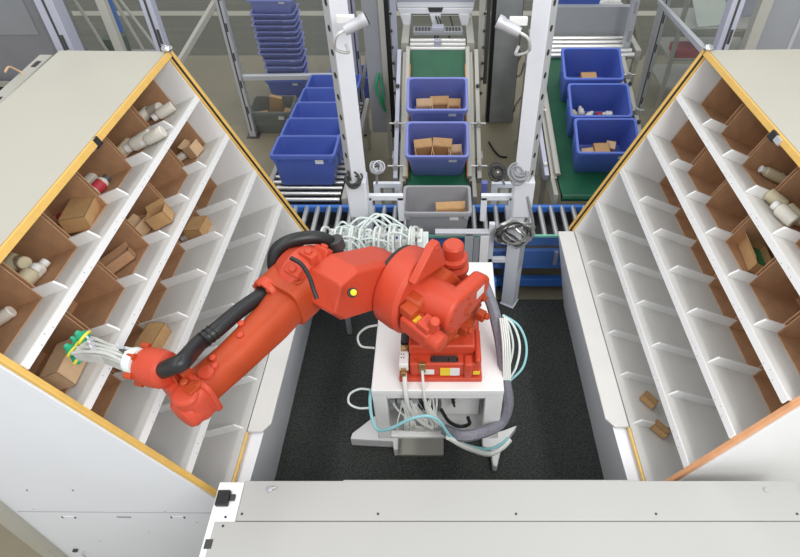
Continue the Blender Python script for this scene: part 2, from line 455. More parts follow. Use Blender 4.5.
L, Rt = 'left', 'right'
# left rack, top row
bottle(L, 1, 140, 119, .19, .042, 30, 'white bottle lying nearest the front in the far top bin of left rack')
bottle(L, 1, 152, 111, .17, .040, 100, 'white bottle behind another in the far top bin of left rack')
bottle(L, 1, 163, 112, .16, .036, 60, 'rightmost white bottle in the far top bin of left rack')
bottle(L, 1, 124, 150, .16, .040, 10, 'cream bottle at left of the second top bin of left rack', bm_=BOTC)
bottle(L, 1, 139, 142, .19, .044, 70, 'white bottle in the middle of second top bin of left rack')
bottle(L, 1, 152, 137, .17, .038, 75, 'white bottle at right of the second top bin of left rack')
bottle(L, 1, 90, 180, .13, .034, 20, 'white bottle lying left of the dark capped bottle, left rack', bm_=BOTW)
bottle(L, 1, 100, 185, .14, .036, 200, 'white bottle with dark cap and red label, left rack', capm=CAPD, lab=REDL)
carton(L, 1, 81, 214, (.22, .14, .09), -12, 'tan carton leaning in the fourth top bin of left rack', CARDL, False, tilt=-18)
bottle(L, 1, 61, 217, .10, .026, 90, 'small bottle with red label beside the tan leaning carton', capm=CAPD, lab=REDL)
bottle(L, 1, 8, 268, .15, .040, 10, 'cream jar at left in the fifth top bin of left rack', bm_=BOTC, up=.11)
bottle(L, 1, 26, 279, .17, .042, 200, 'cream bottle in front in the fifth top bin of left rack', bm_=BOTC, up=.06)
bottle(L, 1, 36, 272, .15, .034, 200, 'white bottle standing out at right in fifth top bin of left rack', bm_=BOTW)
bottle(L, 1, 21, 262, .12, .034, 120, 'cream bottle at the back in fifth top bin of left rack', bm_=BOTC, up=.10)
bottle(L, 1, 1, 318, .12, .03, 60, 'white bottle at the left picture edge in the nearest top bin')
# left rack, second row
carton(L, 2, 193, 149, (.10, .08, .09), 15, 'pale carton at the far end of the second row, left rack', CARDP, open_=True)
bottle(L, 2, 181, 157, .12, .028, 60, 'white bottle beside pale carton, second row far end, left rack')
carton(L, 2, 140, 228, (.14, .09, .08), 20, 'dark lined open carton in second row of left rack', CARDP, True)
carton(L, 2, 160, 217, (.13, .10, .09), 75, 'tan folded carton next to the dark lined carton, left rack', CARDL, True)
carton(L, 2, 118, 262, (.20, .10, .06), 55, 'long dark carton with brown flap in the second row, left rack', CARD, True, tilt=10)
carton(L, 2, 66, 364, (.22, .12, .11), -5, 'pale brown carton under the suction cups of the gripper', CARDP, False)
# left rack, third row
carton(L, 3, 198, 228, (.15, .12, .09), 5, 'tan carton at the far end of the third row, left rack', CARDL, False, tilt=-15)
bottle(L, 3, 188, 237, .10, .025, 90, 'small white bottle beside the tan carton in third row')
carton(L, 3, 152, 341, (.20, .11, .09), 10, 'tan carton in third row just above the robot wrist', CARDL, False, tilt=-15)
# right rack
bottle(Rt, 1, 771, 174, .16, .033, 260, 'bottle with white cap lying in the third top bin of right rack', capm=CAPW, bm_=BOTC)
bottle(Rt, 1, 789, 183, .15, .033, 215, 'pale bottle at the right picture edge above the jars, right rack', bm_=BOTW)
bottle(Rt, 1, 779, 202, .15, .038, 40, 'cream jar at left of the group in fourth top bin, right rack', bm_=BOTC)
bottle(Rt, 1, 784, 213, .15, .040, 210, 'cream jar with broad white cap facing the front, right rack', bm_=BOTW)
bottle(Rt, 1, 797, 217, .15, .040, 30, 'cream jar at the right picture edge beside the white cap', bm_=BOTC)
bottle(Rt, 2, 801, 326, .13, .036, 90, 'cream bottle low at the right picture edge, right rack', bm_=BOTC)
carton(Rt, 2, 757, 258, (.27, .15, .07), -10, 'open brown carton with green packs, second row of right rack', CARDL, True, inside=GREENL)
bottle(Rt, 2, 778, 268, .10, .026, 40, 'small bottle with red label beside the carton of green packs', lab=REDL)
bottle(Rt, 1, 747, 117, .09, .022, 80, 'small dark bottle at the far end of the top row, right rack', bm_=CARDD, capm=CAPD)
carton(Rt, 5, 649, 400, (.10, .06, .05), 50, 'small brown carton farther back on the lowest row, right rack', CARDL, False)
carton(Rt, 5, 660, 429, (.10, .06, .05), 55, 'small brown carton nearer the front panel on lowest row, right rack', CARDL, False)

# ---------------------------------------------------------------- pedestal
t = thing('robot_pedestal', (0, 2.5, 0), 'white steel pedestal with open cable bay under the orange robot', 'pedestal')
PH = 1.27
MB().box(-.415, .375, 1.99, 3.10, PH-.05, PH).build('top_plate', WHITE, t, bevel=.006)
m = MB()
m.box(-.415, -.33, 2.0, 2.06, .70, PH-.05); m.box(.27, .375, 2.0, 2.06, .70, PH-.05)
m.box(-.33, .27, 2.0, 2.05, 1.17, PH-.05); m.box(-.33, .27, 2.0, 2.05, .70, .73)
m.build('front_frame', WHITE, t, bevel=.005)
m = MB(); m.box(-.415, -.40, 2.06, 3.08, .70, PH-.05); m.box(.36, .375, 2.06, 3.08, .70, PH-.05); m.box(-.40, .36, 3.065, 3.08, .7, PH-.05); m.box(-.40, .36, 2.06, 3.065, .70, .715)
m.build('side_shell', WHITE, t)
MB().box(-.40, .36, 2.28, 2.30, .715, PH-.05).build('bay_back_plate', WHITE, t)
MB().box(-.0, .25, 2.12, 2.28, .80, 1.14).build('control_box', WHITE, t, bevel=.006)
MB().box(-.32, .30, 2.62, 3.0, .0125, .70).build('lower_column', WHITE, t, bevel=.006)
MB().box(-.33, .02, 2.24, 2.62, .0125, .04).build('floor_plate', ALUG, t, bevel=.003)
MB().prism([(-.33, 2.24, .02), (-.36, 2.24, .02), (-.37, 2.31, .02), (-.70, 2.33, .02), (-.69, 2.38, .02), (-.50, 2.56, .02), (-.33, 2.62, .02)], (0, 0, .10)).build('floor_bracket', WHITE, t, bevel=.006)
MB().prism([(.32, 2.36, .02), (.50, 2.42, .02), (.60, 2.46, .02), (.46, 2.26, .02), (.42, 2.11, .02), (.39, 2.12, .02), (.38, 2.26, .02), (.32, 2.28, .02)], (0, 0, .08)).build('floor_bracket', WHITE, t, bevel=.006)

# ---------------------------------------------------------------- robot
rb = thing('industrial_robot', (0, 2.34, PH), 'large orange-red industrial robot arm bolted to the white pedestal', 'robot')
O0 = V((0, 2.34, 0)); rA = V((-.567, -.824, 0)).normalized(); rX = V((.824, -.567, 0)).normalized(); rZ = V((0, 0, 1))
def ap(a, x, z): return O0+rA*a+rX*x+rZ*z
# base
m = MB(); m.box(-.25, .245, 2.05, 2.62, PH, PH+.035)
m.build('base_plate', RED, rb, bevel=.006)
m = MB(); m.box(-.185, .235, 2.07, 2.60, PH+.035, PH+.15); m.box(-.19, .20, 2.14, 2.58, PH+.15, PH+.23)
m.box(.135, .185, 2.05, 2.13, PH+.035, PH+.17); m.box(.20, .235, 2.06, 2.30, PH+.15, PH+.20)
bs = m.build('base_housing', RED, rb, bevel=.012)
m = MB()
for x in (-.14, -.05, .04, .10): m.cyl((x, 2.10, PH+.15), (x, 2.10, PH+.158), .012, seg=10)
m.build_each('base_bolt', REDD, bs)
m = MB(); m.box(-.06, .10, 2.085, 2.125, PH+.151, PH+.158)
for i in range(9): m.box(-.055+i*.017, -.045+i*.017, 2.083, 2.127, PH+.158, PH+.164)
m.build('connector_slot', DARK, rb)
m = MB(); m.box(-.04, .02, 2.052, 2.066, PH+.036, PH+.038); m.box(.0, .0, 0, 0, 0, 0)
MB().box(-.10, -.04, 2.064, 2.0705, PH+.06, PH+.10).build('name_plate', LABELW, rb)
MB().box(-.005, .055, 2.063, 2.0705, PH+.05, PH+.115).build('warning_label', LABELY, rb)
MB().box(.055, .11, 2.063, 2.0705, PH+.05, PH+.115).build('name_plate', LABELW, rb)
MB().box(.19, .23, 2.063, 2.0705, PH+.06, PH+.085).build('warning_label', LABELY, rb)
MB().box(-.13, -.09, 2.06, 2.085, PH+.08, PH+.16).build('base_fitting', BRASS, rb, bevel=.004)
# connector block at the left of the base
MB().box(-.245, -.19, 2.09, 2.34, PH+.035, PH+.085).build('connector_rail', REDD, rb, bevel=.004)
c = MB().box(-.245, -.195, 2.24, 2.33, PH+.085, PH+.14).build('connector', BLACK, rb, bevel=.004)
MB().box(-.242, -.198, 2.17, 2.24, PH+.085, PH+.125).build('connector', BRASS, rb, bevel=.004)
c = MB().box(-.248, -.192, 2.07, 2.17, PH+.085, PH+.15).build('connector', WHITE, rb, bevel=.006)
m = MB(); [m.cyl((-.235+i*.015, 2.12+q*.025, PH+.15), (-.235+i*.015, 2.12+q*.025, PH+.152), .004, seg=8) for i in range(2) for q in range(2)]; m.build('contact', DARK, c)
MB().box(-.235, -.205, 2.03, 2.07, PH+.08, PH+.12).build('connector', BRASS, rb, bevel=.004)
# turning column
m = MB(); m.lathe((0, 2.37, PH+.20), (0, 0, 1), [(0, .205), (.03, .215), (.07, .215), (.09, .19), (.14, .18)], 36)
m.build('turning_column', REDD, rb, bevel=.004)
SZ = 1.84
m = MB(); m.hull([ap(a, x, z) for a, x, z in [(-.20, -.10, 1.57), (-.20, .18, 1.57), (.22, -.10, 1.57), (.22, .18, 1.57),
        (-.02, -.14, SZ+.12), (.30, -.14, SZ+.12), (-.02, .06, SZ+.10), (.30, .06, SZ+.10), (.33, -.14, SZ-.1), (.33, .06, SZ-.1)]])
m.build('shoulder_frame', REDD, rb, bevel=.02)
S = ap(.15, 0, SZ)
# big shoulder disc with its pale rim, fin
m = MB(); m.lathe(S-rX*.20, rX, [(0, .215), (.02, .235), (.10, .245), (.155, .245), (.175, .225), (.178, .20)], 48)
m.build('shoulder_disc', RED, rb, bevel=.003)
m = MB(); m.lathe(S-rX*.215, rX, [(0, .20), (.008, .226), (.024, .226)], 40); m.build('shoulder_seal', BLACK, rb)
up = (rZ*.97-rA*.22).normalized(); sd_ = up.cross(rX)
m = MB(); m.prism([S+rX*-.03+up*.17+sd_*-.16, S-rX*.03+up*.34+sd_*-.02, S-rX*.03+up*.355+sd_*.03, S-rX*.03+up*.31+sd_*.06, S-rX*.03+up*.16+sd_*.15], rX*.05)
m.cyl(S-rX*.035+up*.315+sd_*.02, S+rX*.025+up*.315+sd_*.02, .016, seg=14); m.build('lifting_lug', RED, rb, bevel=.008)
# motor cover: round gear housing with an oblong lid
m = MB(); m.lathe(S-rX*.03, rX, [(0, .135), (.03, .13), (.20, .125), (.215, .11)], 40)
g = m.build('gear_housing', RED, rb, bevel=.004)
lob = (-rZ*.03-rA*.99).normalized()     # the lid points back along the arm
lo2 = lob.cross(rX)
def oblong(c, r0, r1, ln, n=14):
    pts = []
    for i in range(n+1):
        a = math.pi/2+math.pi*i/n; pts.append(c+lob*math.cos(a)*r0+lo2*math.sin(a)*r0)
    for i in range(n+1):
        a = -math.pi/2+math.pi*i/n; pts.append(c+lob*(ln+math.cos(a)*r1)+lo2*math.sin(a)*r1)
    return pts
m = MB(); m.prism(oblong(S+rX*.14-lob*.0, .125, .085, .23), rX*.09)
lid = m.build('motor_cover', RED, rb, bevel=.02)
c0 = S+rX*.231
m = MB(); m.cbox(c0+lob*.20+lo2*-.01, (lob, lo2, rX), (.075, .055, .003)); m.build('name_plate', LABELW, lid)
m = MB(); m.lathe(c0+lob*.07+lo2*.03-rX*.004, rX, [(0, .03), (.006, .03), (.008, .022)], 20); m.build('cover_cap', REDD, lid)
m = MB()
for i in range(9):
    a = 2*math.pi*i/9; q = c0+lob*math.cos(a)*.098+lo2*math.sin(a)*.098
    m.cyl(q-rX*.004, q+rX*.006, .009, seg=8)
for d, e in ((.25, .06), (.26, -.05)): m.cyl(c0+lob*d+lo2*e-rX*.004, c0+lob*d+lo2*e+rX*.006, .009, seg=8)
m.build_each('cover_bolt', REDD, lid)
# upright motor behind the shoulder
b = at(453, 262, t=3.45); 
m = MB(); m.lathe(b-rZ*.20, (0, 0, 1), [(0, .085), (.14, .085), (.15, .095), (.18, .095), (.185, .07), (.21, .07), (.22, .085), (.25, .085), (.255, .062), (.33, .062), (.345, .05)], 28)
m.build('column_motor', RED, rb, bevel=.003)
m = MB(); m.torus(b+rZ*.02, (0, 0, 1), .072, .012); m.build('motor_seal', BLACK, rb)
# small lower motor in front
a_, b_ = at(412, 322, t=3.12), at(436, 340, t=3.05)
dx = (b_-a_).normalized()
m = MB(); m.cbox((a_+b_)/2-dx*.03, (dx, dx.cross(rZ), dx.cross(rZ).cross(dx)), (.20, .11, .11)); mt = m.build('front_motor', RED, rb, bevel=.016)
m = MB(); m.lathe(b_-dx*.05, dx, [(0, .052), (.07, .055), (.09, .05), (.10, .03)], 24); m.build('motor_cap', RED, mt, bevel=.003)
n_ = (V((0, 0, CH))-(a_+b_)/2).normalized()
sid = dx.cross(rZ).normalized(); upn = sid.cross(dx)
if upn.z < 0: upn = -upn
m = MB(); m.cbox((a_+b_)/2-dx*.06+upn*.0562, (dx, sid, upn), (.07, .05, .002)); m.build('warning_label', LABELY, mt)
m = MB(); m.cbox((a_+b_)/2+upn*.075+dx*.02, (dx, sid, upn), (.08, .09, .05)); m.cyl((a_+b_)/2+upn*.06+dx*.05, (a_+b_)/2+upn*.15+dx*.07, .028); m.build('motor_plug', RED, mt, bevel=.008)
m = MB(); m.cbox(a_-dx*.02+upn*.08, (dx, sid, upn), (.09, .07, .06)); m.build('junction_box', REDD, mt, bevel=.01)
m = MB()
for (a, x, z, w_) in ((.05, .20, 1.60, .05), (-.08, .23, 1.62, .05), (-.16, .16, 1.66, .06), (-.2, .05, 1.7, .05)):
    m.cbox(ap(a, x, z), (rA, rX, rZ), (w_, .05, .06)); m.cyl(ap(a, x, z), ap(a, x+.05, z+.02), .02, seg=12)
m.build_each('column_fitting', REDD, rb, bevel=.005)

# lower arm, leaning towards the elbow
LX = -.30; E0 = V((.51, 0, 2.06)); 
def la(f, x, up_, n=0):      # along the lower arm from shoulder to elbow
    d = V((.38, 0, .22)).normalized(); nrm = V((-d.z, 0, d.x))
    p_ = V((.15, 0, SZ))+d*f+nrm*up_
    return ap(p_.x, x, p_.z)
prof = [(-.05, .13), (.06, .155), (.42, .15), (.53, .085)]
m = MB(); pts = []
for x, q in ((LX-.11, .86), (LX-.08, 1), (LX+.08, 1), (LX+.11, .86)):
    for f, r in prof:
        pts += [la(f, x, r*q), la(f, x, -r*q)]
m.hull(pts); m.build('lower_arm', RED, rb, bevel=.014, smooth=12)
m = MB(); m.lathe(ap(.15, LX+.10, SZ), rX, [(0, .17), (.02, .175), (.04, .165)], 32); m.build('lower_arm_flange', REDD, rb)
# yellow plug on the lower arm and small fittings
def on_top(u, v, tt): return at(u, v, t=tt)
YP = on_top(352.3, 292.5, 2.70)
toc = (V((0, 0, CH))-YP).normalized()

# elbow: round cuff between lower arm and forearm
FX = -.52
EL = ap(.56, FX+.04, 2.035)
m = MB(); m.lathe(ap(.55, LX-.09, 2.05), -rX, [(0, .135), (.02, .158), (.05, .17), (.12, .17), (.14, .155), (.18, .145), (.20, .125)], 40)
cuff = m.build('elbow_joint', RED, rb, bevel=.004)
m = MB(); m.torus(ap(.55, LX-.225, 2.05), rX, .142, .012, 40); m.build('elbow_seal', BLACK, cuff)
m = MB()
for i in range(8):
    a = 2*math.pi*i/8; q = ap(.55, LX-.15, 2.05)+rA*math.cos(a)*.155+rZ*math.sin(a)*.155
    d = (rA*math.cos(a)+rZ*math.sin(a)); m.cyl(q-d*.01, q+d*.014, .014, seg=10)
m.build_each('elbow_bolt', REDD, cuff)
m = MB()
for ang, w_ in ((60, .06), (95, .05), (130, .05)):
    d = rA*math.cos(R(ang))+rZ*math.sin(R(ang)); q = ap(.55, LX-.13, 2.05)+d*.165
    m.cbox(q, (d, rX, d.cross(rX)), (.05, .09, w_)); m.cyl(q, q+d*.04, .02, seg=12)
m.build_each('elbow_fitting', RED, cuff, bevel=.006)
m = MB(); m.lathe(YP-toc*.05, toc, [(0, .024), (.045, .024), (.055, .02)], 18); yp = m.build('arm_sensor', BLACK, rb)
m = MB(); m.lathe(YP+toc*.003+V((.006, 0, 0)), toc, [(0, .015), (.016, .015), (.022, .008)], 16); m.build('yellow_cap', LAMPY, yp)

# forearm: rear housing, tube, then wrist
W0 = at(188, 392, t=2.62)          # wrist centre
fd = (W0-EL).normalized(); fl = (W0-EL).length
fs = fd.cross(rZ).normalized()      # to the right/near of the forearm
if fs.dot(rX) < 0: fs = -fs
fu = fs.cross(fd).normalized()
if fu.z < 0: fu = -fu
def ff(f): return f if f < .5 else .5+(f-.5)*.84
def fp(f, s_, u_): return EL+fd*ff(f)+fs*s_+fu*u_
def sec(f, s0, s1, u0, u1, c=.35, n=5):    # rounded rectangular section
    cx, cy = (s0+s1)/2, (u0+u1)/2; hx, hy = (s1-s0)/2, (u1-u0)/2; r = min(hx, hy)*c; out = []
    for qx, qy, a0 in ((1, 1, 0), (-1, 1, 90), (-1, -1, 180), (1, -1, 270)):
        for i in range(n):
            a = R(a0+90*i/(n-1)); out.append(fp(f, cx+qx*(hx-r)+math.cos(a)*r, cy+qy*(hy-r)+math.sin(a)*r))
    return out
m = MB(); m.rings([sec(-.13, -.10, .10, -.11, .10, .6), sec(-.09, -.135, .135, -.13, .125, .5), sec(.08, -.14, .135, -.135, .125, .45), sec(.17, -.135, .13, -.13, .12, .45)])
fa = m.build('forearm_housing', REDD, rb, bevel=.004)
m = MB(); m.lathe(fp(.17, -.070, .05), fd, [(-.02, .078), (.02, .078), (.03, .072), (.03, .055), (-.01, .05)], 28); m.build('hose_port', RED, fa)
m = MB()
for i in range(7):
    a = 2*math.pi*i/7; q = fp(.20, -.070+.065*math.cos(a), .05+.065*math.sin(a)); m.cyl(q-fd*.01, q+fd*.008, .010, seg=8)
m.build_each('port_bolt', REDD, fa)
m = MB()
for s_ in (.045, .095): m.lathe(fp(.09, s_-.02, .123), fu, [(-.01, .022), (.008, .022), (.011, .016), (.006, .012)], 18)
m.build_each('housing_plug', REDD, fa)
m = MB(); m.rings([sec(.15, -.09, .12, -.12, .09, .7), sec(.28, -.05, .12, -.12, .085, .75), sec(.55, -.045, .115, -.105, .075, .8), sec(.74, -.055, .105, -.10, .075, .8), sec(.80, -.075, .11, -.105, .085, .6)])
ft = m.build('forearm_tube', REDD, rb, bevel=.003)
m = MB()
for f, s_ in ((.41, -.01), (.46, .035), (.64, .02), (.67, .06)): m.lathe(fp(f, s_, .07), fu, [(-.01, .016), (.018, .016), (.022, .010)], 14)
m.lathe(fp(.72, .05, .066), fu, [(0, .038), (.018, .036), (.02, .03)], 20)
m.build_each('tube_boss', RED, ft)
# wrist
m = MB(); m.rings([sec(.77, -.085, .115, -.10, .085, .5), sec(.772, -.115, .14, -.12, .10, .5), sec(.80, -.115, .14, -.12, .10, .5), sec(.802, -.10, .125, -.11, .09, .5), sec(.86, -.11, .13, -.11, .09, .5), sec(.90, -.09, .12, -.10, .08, .6)])
wr = m.build('wrist_housing', RED, rb, bevel=.006)
wf = at(153, 367, t=2.55)           # centre of the bending wrist head
td = (at(75, 346, t=2.66)-at(135, 361, t=2.56)).normalized()
m = MB(); m.hull([fp(.86, s_, u_) for s_ in (-.09, .12) for u_ in (-.09, .07)]+[fp(.91, s_, u_) for s_ in (.0, .11) for u_ in (-.085, .04)]); m.build('wrist_body', RED, rb, bevel=.025)
m = MB(); m.lathe(fp(.87, .06, .03), fu, [(0, .06), (.05, .06), (.062, .05), (.064, .03)], 24); m.build('wrist_cap', RED, wr, bevel=.004)
m = MB(); m.lathe(fp(.91, .05, -.03), fd, [(-.05, .08), (.01, .08), (.03, .065), (.035, .04)], 26); m.build('wrist_end_cover', RED, rb, bevel=.004)
m = MB(); m.lathe(wf-td*.09, td, [(0, .06), (.02, .082), (.07, .087), (.12, .083), (.145, .075), (.15, .055)], 32)
m.hull([wf-td*.06+fs*q*.06+fu*z_*.06 for q in (-1, 1) for z_ in (-1, 1)]+[fp(.86, s_, u_) for s_ in (-.09, .03) for u_ in (-.06, .075)])
hd = m.build('wrist_head', RED, rb, bevel=.006)
m = MB()
for i in range(6):
    a = 2*math.pi*i/6; x_, y_, z_ = frame(td); q = wf+td*.055+(x_*math.cos(a)+y_*math.sin(a))*.083
    m.cyl(q-td*.02, q+td*.02, .015, seg=10)
for f, s_, u_ in ((.80, .08, .088), (.84, -.05, .088), (.83, .02, .09), (.87, .09, .07)): m.lathe(fp(f, s_, u_), fu, [(-.01, .022), (.012, .02), (.02, .012)], 14)
m.cbox(fp(.79, -.02, .10), (fd, fs, fu), (.05, .07, .05)); m.cbox(fp(.83, .075, .09), (fd, fs, fu), (.06, .05, .03))
m.build_each('wrist_fitting', REDD, hd, bevel=.003)
m = MB(); m.torus(wf+td*.068+fu*.07, td, .012, .005, 14); m.build('brass_screw', BRASS, hd)
# tool flange and vacuum gripper
fl0 = at(134, 361, t=2.54)
gr = MB().lathe(fl0-td*.03, td, [(0, .060), (.03, .062), (.034, .056), (.046, .056)], 28).build('tool_flange', CLEARH, rb)
tip = at(84, 348, t=2.63)
gx, gy, gz = td, td.cross(rZ).normalized(), td.cross(rZ).cross(td).normalized()
def gp(f, s_, u_): return fl0+td*f+gy*s_+gz*u_
GL = (tip-fl0).length
m = MB()
m.hull([gp(.01, s_, u_) for s_ in (-.045, .045) for u_ in (-.035, .035)]+[gp(GL*.55, s_, u_) for s_ in (-.03, .03) for u_ in (-.03, .03)])
m.hull([gp(GL*.5, s_, u_) for s_ in (-.032, .032) for u_ in (-.03, .03)]+[gp(GL*.98, s_, u_) for s_ in (-.055, .055) for u_ in (-.02, .03)])
for s_ in (-.045, -.015, .015, .045): m.tube([gp(.02, s_*.7, .035), gp(GL*.4, s_*.5, .045), gp(GL*.75, s_*.8, .04), gp(GL*1.02, s_*1.1, .02)], .009, 8)
g = m.build('vacuum_gripper', GRIP, rb, bevel=.006)
m = MB()
for f, s_ in ((GL*.6, -.02), (GL*.8, .02), (GL*.7, .0), (.06, .02)): m.cbox(gp(f, s_, .045), (gx, gy, gz), (.03, .016, .016)); m.cyl(gp(f, s_, .04), gp(f+.03, s_+.01, .055), .006, seg=8)
m.build_each('gripper_fitting', ALU, g)
m = MB(); m.cyl(gp(.035, .01, .04), gp(.06, .012, .045), .008); m.build('gripper_screw', DARK, g)
for (u, v, tt) in ((82, 336, 2.62), (71, 349, 2.64), (77, 341, 2.655), (76, 358, 2.66)):
    c = at(u, v, t=tt); big = (u in (82, 71))
    rr = .030 if big else .022
    ax = (td+gz*.9).normalized()
    cp = MB().lathe(c-ax*.03, ax, [(0, rr*.7), (.012, rr), (.022, rr*.8), (.032, rr*1.0), (.045, rr*.55), (.06, rr*.4)], 20).build('suction_cup', CUPG, g)
    MB().torus(c-ax*.012, ax, rr*1.05, .007, 20).build('yellow_ring', CUPY, cp)
# black hose along the forearm and the loop over the elbow
m = MB(); m.tube([fp(.11, -.070, .05), fp(.20, -.072, .055), fp(.36, -.072, .085), fp(.50, -.062, .105), fp(.62, -.065, .115), at(183, 361, t=2.46), at(171, 367, t=2.46), at(163, 370, t=2.50), at(158, 373, t=2.57)],
    lambda q: .038, 14); m.build('forearm_hose', HOSEB, rb)
m = MB()
for f in (.53, .56, .59): m.torus(fp(f, -.0635, .108+(f-.53)*.08), fd, .0385, .003, 18)
m.build_each('hose_ring', HOSEB, rb)
m = MB(); m.tube([at(276, 272, t=3.06), at(274, 262, t=3.02), at(277, 250, t=3.0), at(288, 242, t=3.0), at(304, 238, t=3.02), at(320, 238, t=3.06), at(331, 243, t=3.12), at(337, 252, t=3.2), at(345, 262, t=3.3)], .036, 14)
m.build('elbow_hose', HOSEB, rb)
m = MB(); m.tube([at(334, 239, t=3.1), at(338, 248, t=3.14)], .045, 14); m.build('hose_clamp', DARK, rb, bevel=.004)
m = MB(); m.tube([at(291, 258, t=2.78), at(301, 264, t=2.76), at(309, 276, t=2.75), at(313, 288, t=2.74), at(317, 299, t=2.74)], .011, 8); m.build('joint_cable', BLACK, rb)

# ---------------------------------------------------------------- cables and hoses round the pedestal
def hose(name, pts, r, mtl, label, cat='hose', group=None, seg=8):
    o = MB().tube(pts, r, seg).build(name, mtl); return tag(o, label, cat, group)
hose('cable_sleeve', [at(482, 280, t=3.66), at(487, 292, t=3.66), at(494, 312, t=3.62), at(501, 345, t=3.60), at(505, 380, t=3.62), at(508, 405, t=3.7), at(500, 424, t=3.75), at(480, 433, t=3.62), at(462, 436, t=3.6), at(445, 430, t=3.75)], .036, SLEEVE,
     'grey braided cable sleeve running down the right of the pedestal', 'cable sleeve')
for i, (dx, tl) in enumerate(((0, 'innermost'), (9, 'middle'), (18, 'outermost'))):
    hose('air_hose', [at(503, 315, t=3.62), at(509+dx*.55, 326, t=3.6), at(513+dx*.75, 346, t=3.6), at(509+dx*.75, 368, t=3.6), at(505, 386, t=3.62), at(505, 398, t=3.66)], .0075, CLEARH if i < 2 else TEAL,
         '%s of the three pale air hoses bowing out right of the sleeve' % tl, 'hose', 'pale air hoses beside the sleeve')
m = MB()
for i in range(4): m.tube([at(500+i*2, 318, t=3.55), at(503+i*2.2, 345, t=3.52), at(504+i*2, 380, t=3.55)], .006, 6)
tag(m.build('cable_bundle', HOSEW), 'bundle of thin white hoses strapped to the grey sleeve', 'hose bundle', kind='stuff')
hose('teal_hose', [at(371, 389, t=3.55), at(370, 402, t=3.56), at(372, 418, t=3.54), at(378, 430, t=3.52), at(392, 428, t=3.46), at(410, 419, t=3.42), at(428, 416, t=3.42), at(440, 422, t=3.46), at(450, 436, t=3.56), at(466, 445, t=3.7), at(488, 449, t=3.95), at(501, 444, t=4.05), at(508, 438, t=4.1)], .010, TEAL,
     'pale teal hose draped across the front of the pedestal', 'hose')
hose('white_cable', [at(448, 437, t=3.56), at(466, 447, t=3.7), at(488, 454, t=3.95), at(502, 448, t=4.05), at(510, 440, t=4.1)], .018, HOSEW, 'thick white cable sagging below the teal hose at right', 'cable')
hose('loop_hose', [at(372, 390, t=3.56), at(360, 389, t=3.6), at(350, 394, t=3.62), at(349, 403, t=3.62), at(358, 408, t=3.6), at(370, 408, t=3.56)], .007, CLEARH, 'pale hose looping out at the left front corner of the pedestal', 'hose')
hose('loop_hose', [at(378, 325, t=3.65), at(366, 328, t=3.7), at(358, 336, t=3.75), at(361, 346, t=3.75), at(374, 348, t=3.68)], .007, HOSEW, 'pale hose looping out at the left side behind the robot base', 'hose')
# loose cables in the open bay
m = MB(); random.seed(4)
for i in range(26):
    x0 = -.29+random.random()*.26
    m.tube([(x0, 2.2, 1.12+random.random()*.06), (x0+random.uniform(-.03, .05), 2.08, 1.0), (x0+random.uniform(-.02, .10), 2.0, .9), (x0+random.uniform(.0, .18), 2.03, .75), (x0+random.uniform(.1, .35), 2.12, .68)], random.choice((.005, .006, .008)), 6)
tag(m.build('white_cables', HOSEW), 'tangle of thin white cables hanging out of the pedestal bay', 'cables', kind='stuff')
m = MB()
for i in range(12):
    x0 = -.30+.018*i; m.tube([(x0, 2.25, 1.15), (x0+.01, 2.1, 1.02+random.random()*.06), (x0+.05, 2.12, .86)], .006, 6)
for i in range(7): m.torus((.06, 2.12+.02*i, 1.03+i*.004), (1, .3, .2), .075-.003*i, .008, 20, 6)
tag(m.build('black_cables', BLACK), 'coil of black cables in the pedestal bay', 'cables', kind='stuff')
hose('black_hose', [(-.0, 2.02, 1.02), (.05, 1.99, .93), (.12, 1.99, .87), (.18, 1.99, .90), (.17, 2.0, .96)], .012, HOSEB, 'short black hose end curling in front of the white control box', 'hose')
hose('white_cable', [(-.215, 2.05, PH+.09), (-.21, 1.98, PH-.01), (-.19, 1.965, 1.1), (-.12, 1.97, .95), (-.06, 1.99, .85)], .014, HOSEW, 'white cable dropping from the brass connector at base left', 'cable')
hose('white_cable', [(-.11, 2.055, PH+.11), (-.10, 1.98, PH-.02), (-.08, 1.97, 1.05), (.0, 1.98, .9), (.06, 2.0, .78)], .008, HOSEW, 'thin white cable dropping in front of the base beside the brass fitting', 'cable')
m = MB()
for i in range(4):
    for j in range(3): m.box(-.33+.05*i, -.30+.05*i, 2.075, 2.10, .93+.07*j, .975+.07*j)
tag(m.build('pneumatic_fittings', ALU), 'cluster of metal pneumatic fittings at left of the pedestal bay', 'fittings')

# valve manifold with looping white hoses behind the robot
t = thing('valve_manifold', (-.5, 3.48, 0), 'white valve manifold with dense milky hoses behind the robot', 'valve manifold')
PH = 1.08; VX = -.88
for x in (-.84, -.16): MB().box(x-.02, x+.02, 3.46, 3.50, .013, PH).build('leg', ALU, t)
MB().box(-.90, -.10, 3.34, 3.62, PH+.0, PH+.04).build('manifold_tray', CLEARH, t, bevel=.006)
for i in range(13):
    x = VX+.058*i
    v_ = MB().box(x, x+.04, 3.40, 3.56, PH+.05, PH+.12).build('valve', LABELW, t, bevel=.004)
    MB().cyl((x+.017, 3.44, PH+.12), (x+.017, 3.44, PH+.135), .009, seg=10).build('port', BLUESTEEL if i % 4 == 1 else (DARK if i % 2 else ALU), v_)
random.seed(8)
for i in range(13):
    x = VX+.058*i+.017; s_ = random.uniform(-.03, .03)
    MB().tube([(x, 3.53, PH+.10), (x+s_, 3.50, PH+.18), (x+s_*2-.01, 3.44, PH+.22), (x+s_*2-.02, 3.36, PH+.17), (x+s_*2-.02, 3.30, PH+.04)], .0095, 8).build('hose', CLEARH if i % 3 else HOSEW, t)
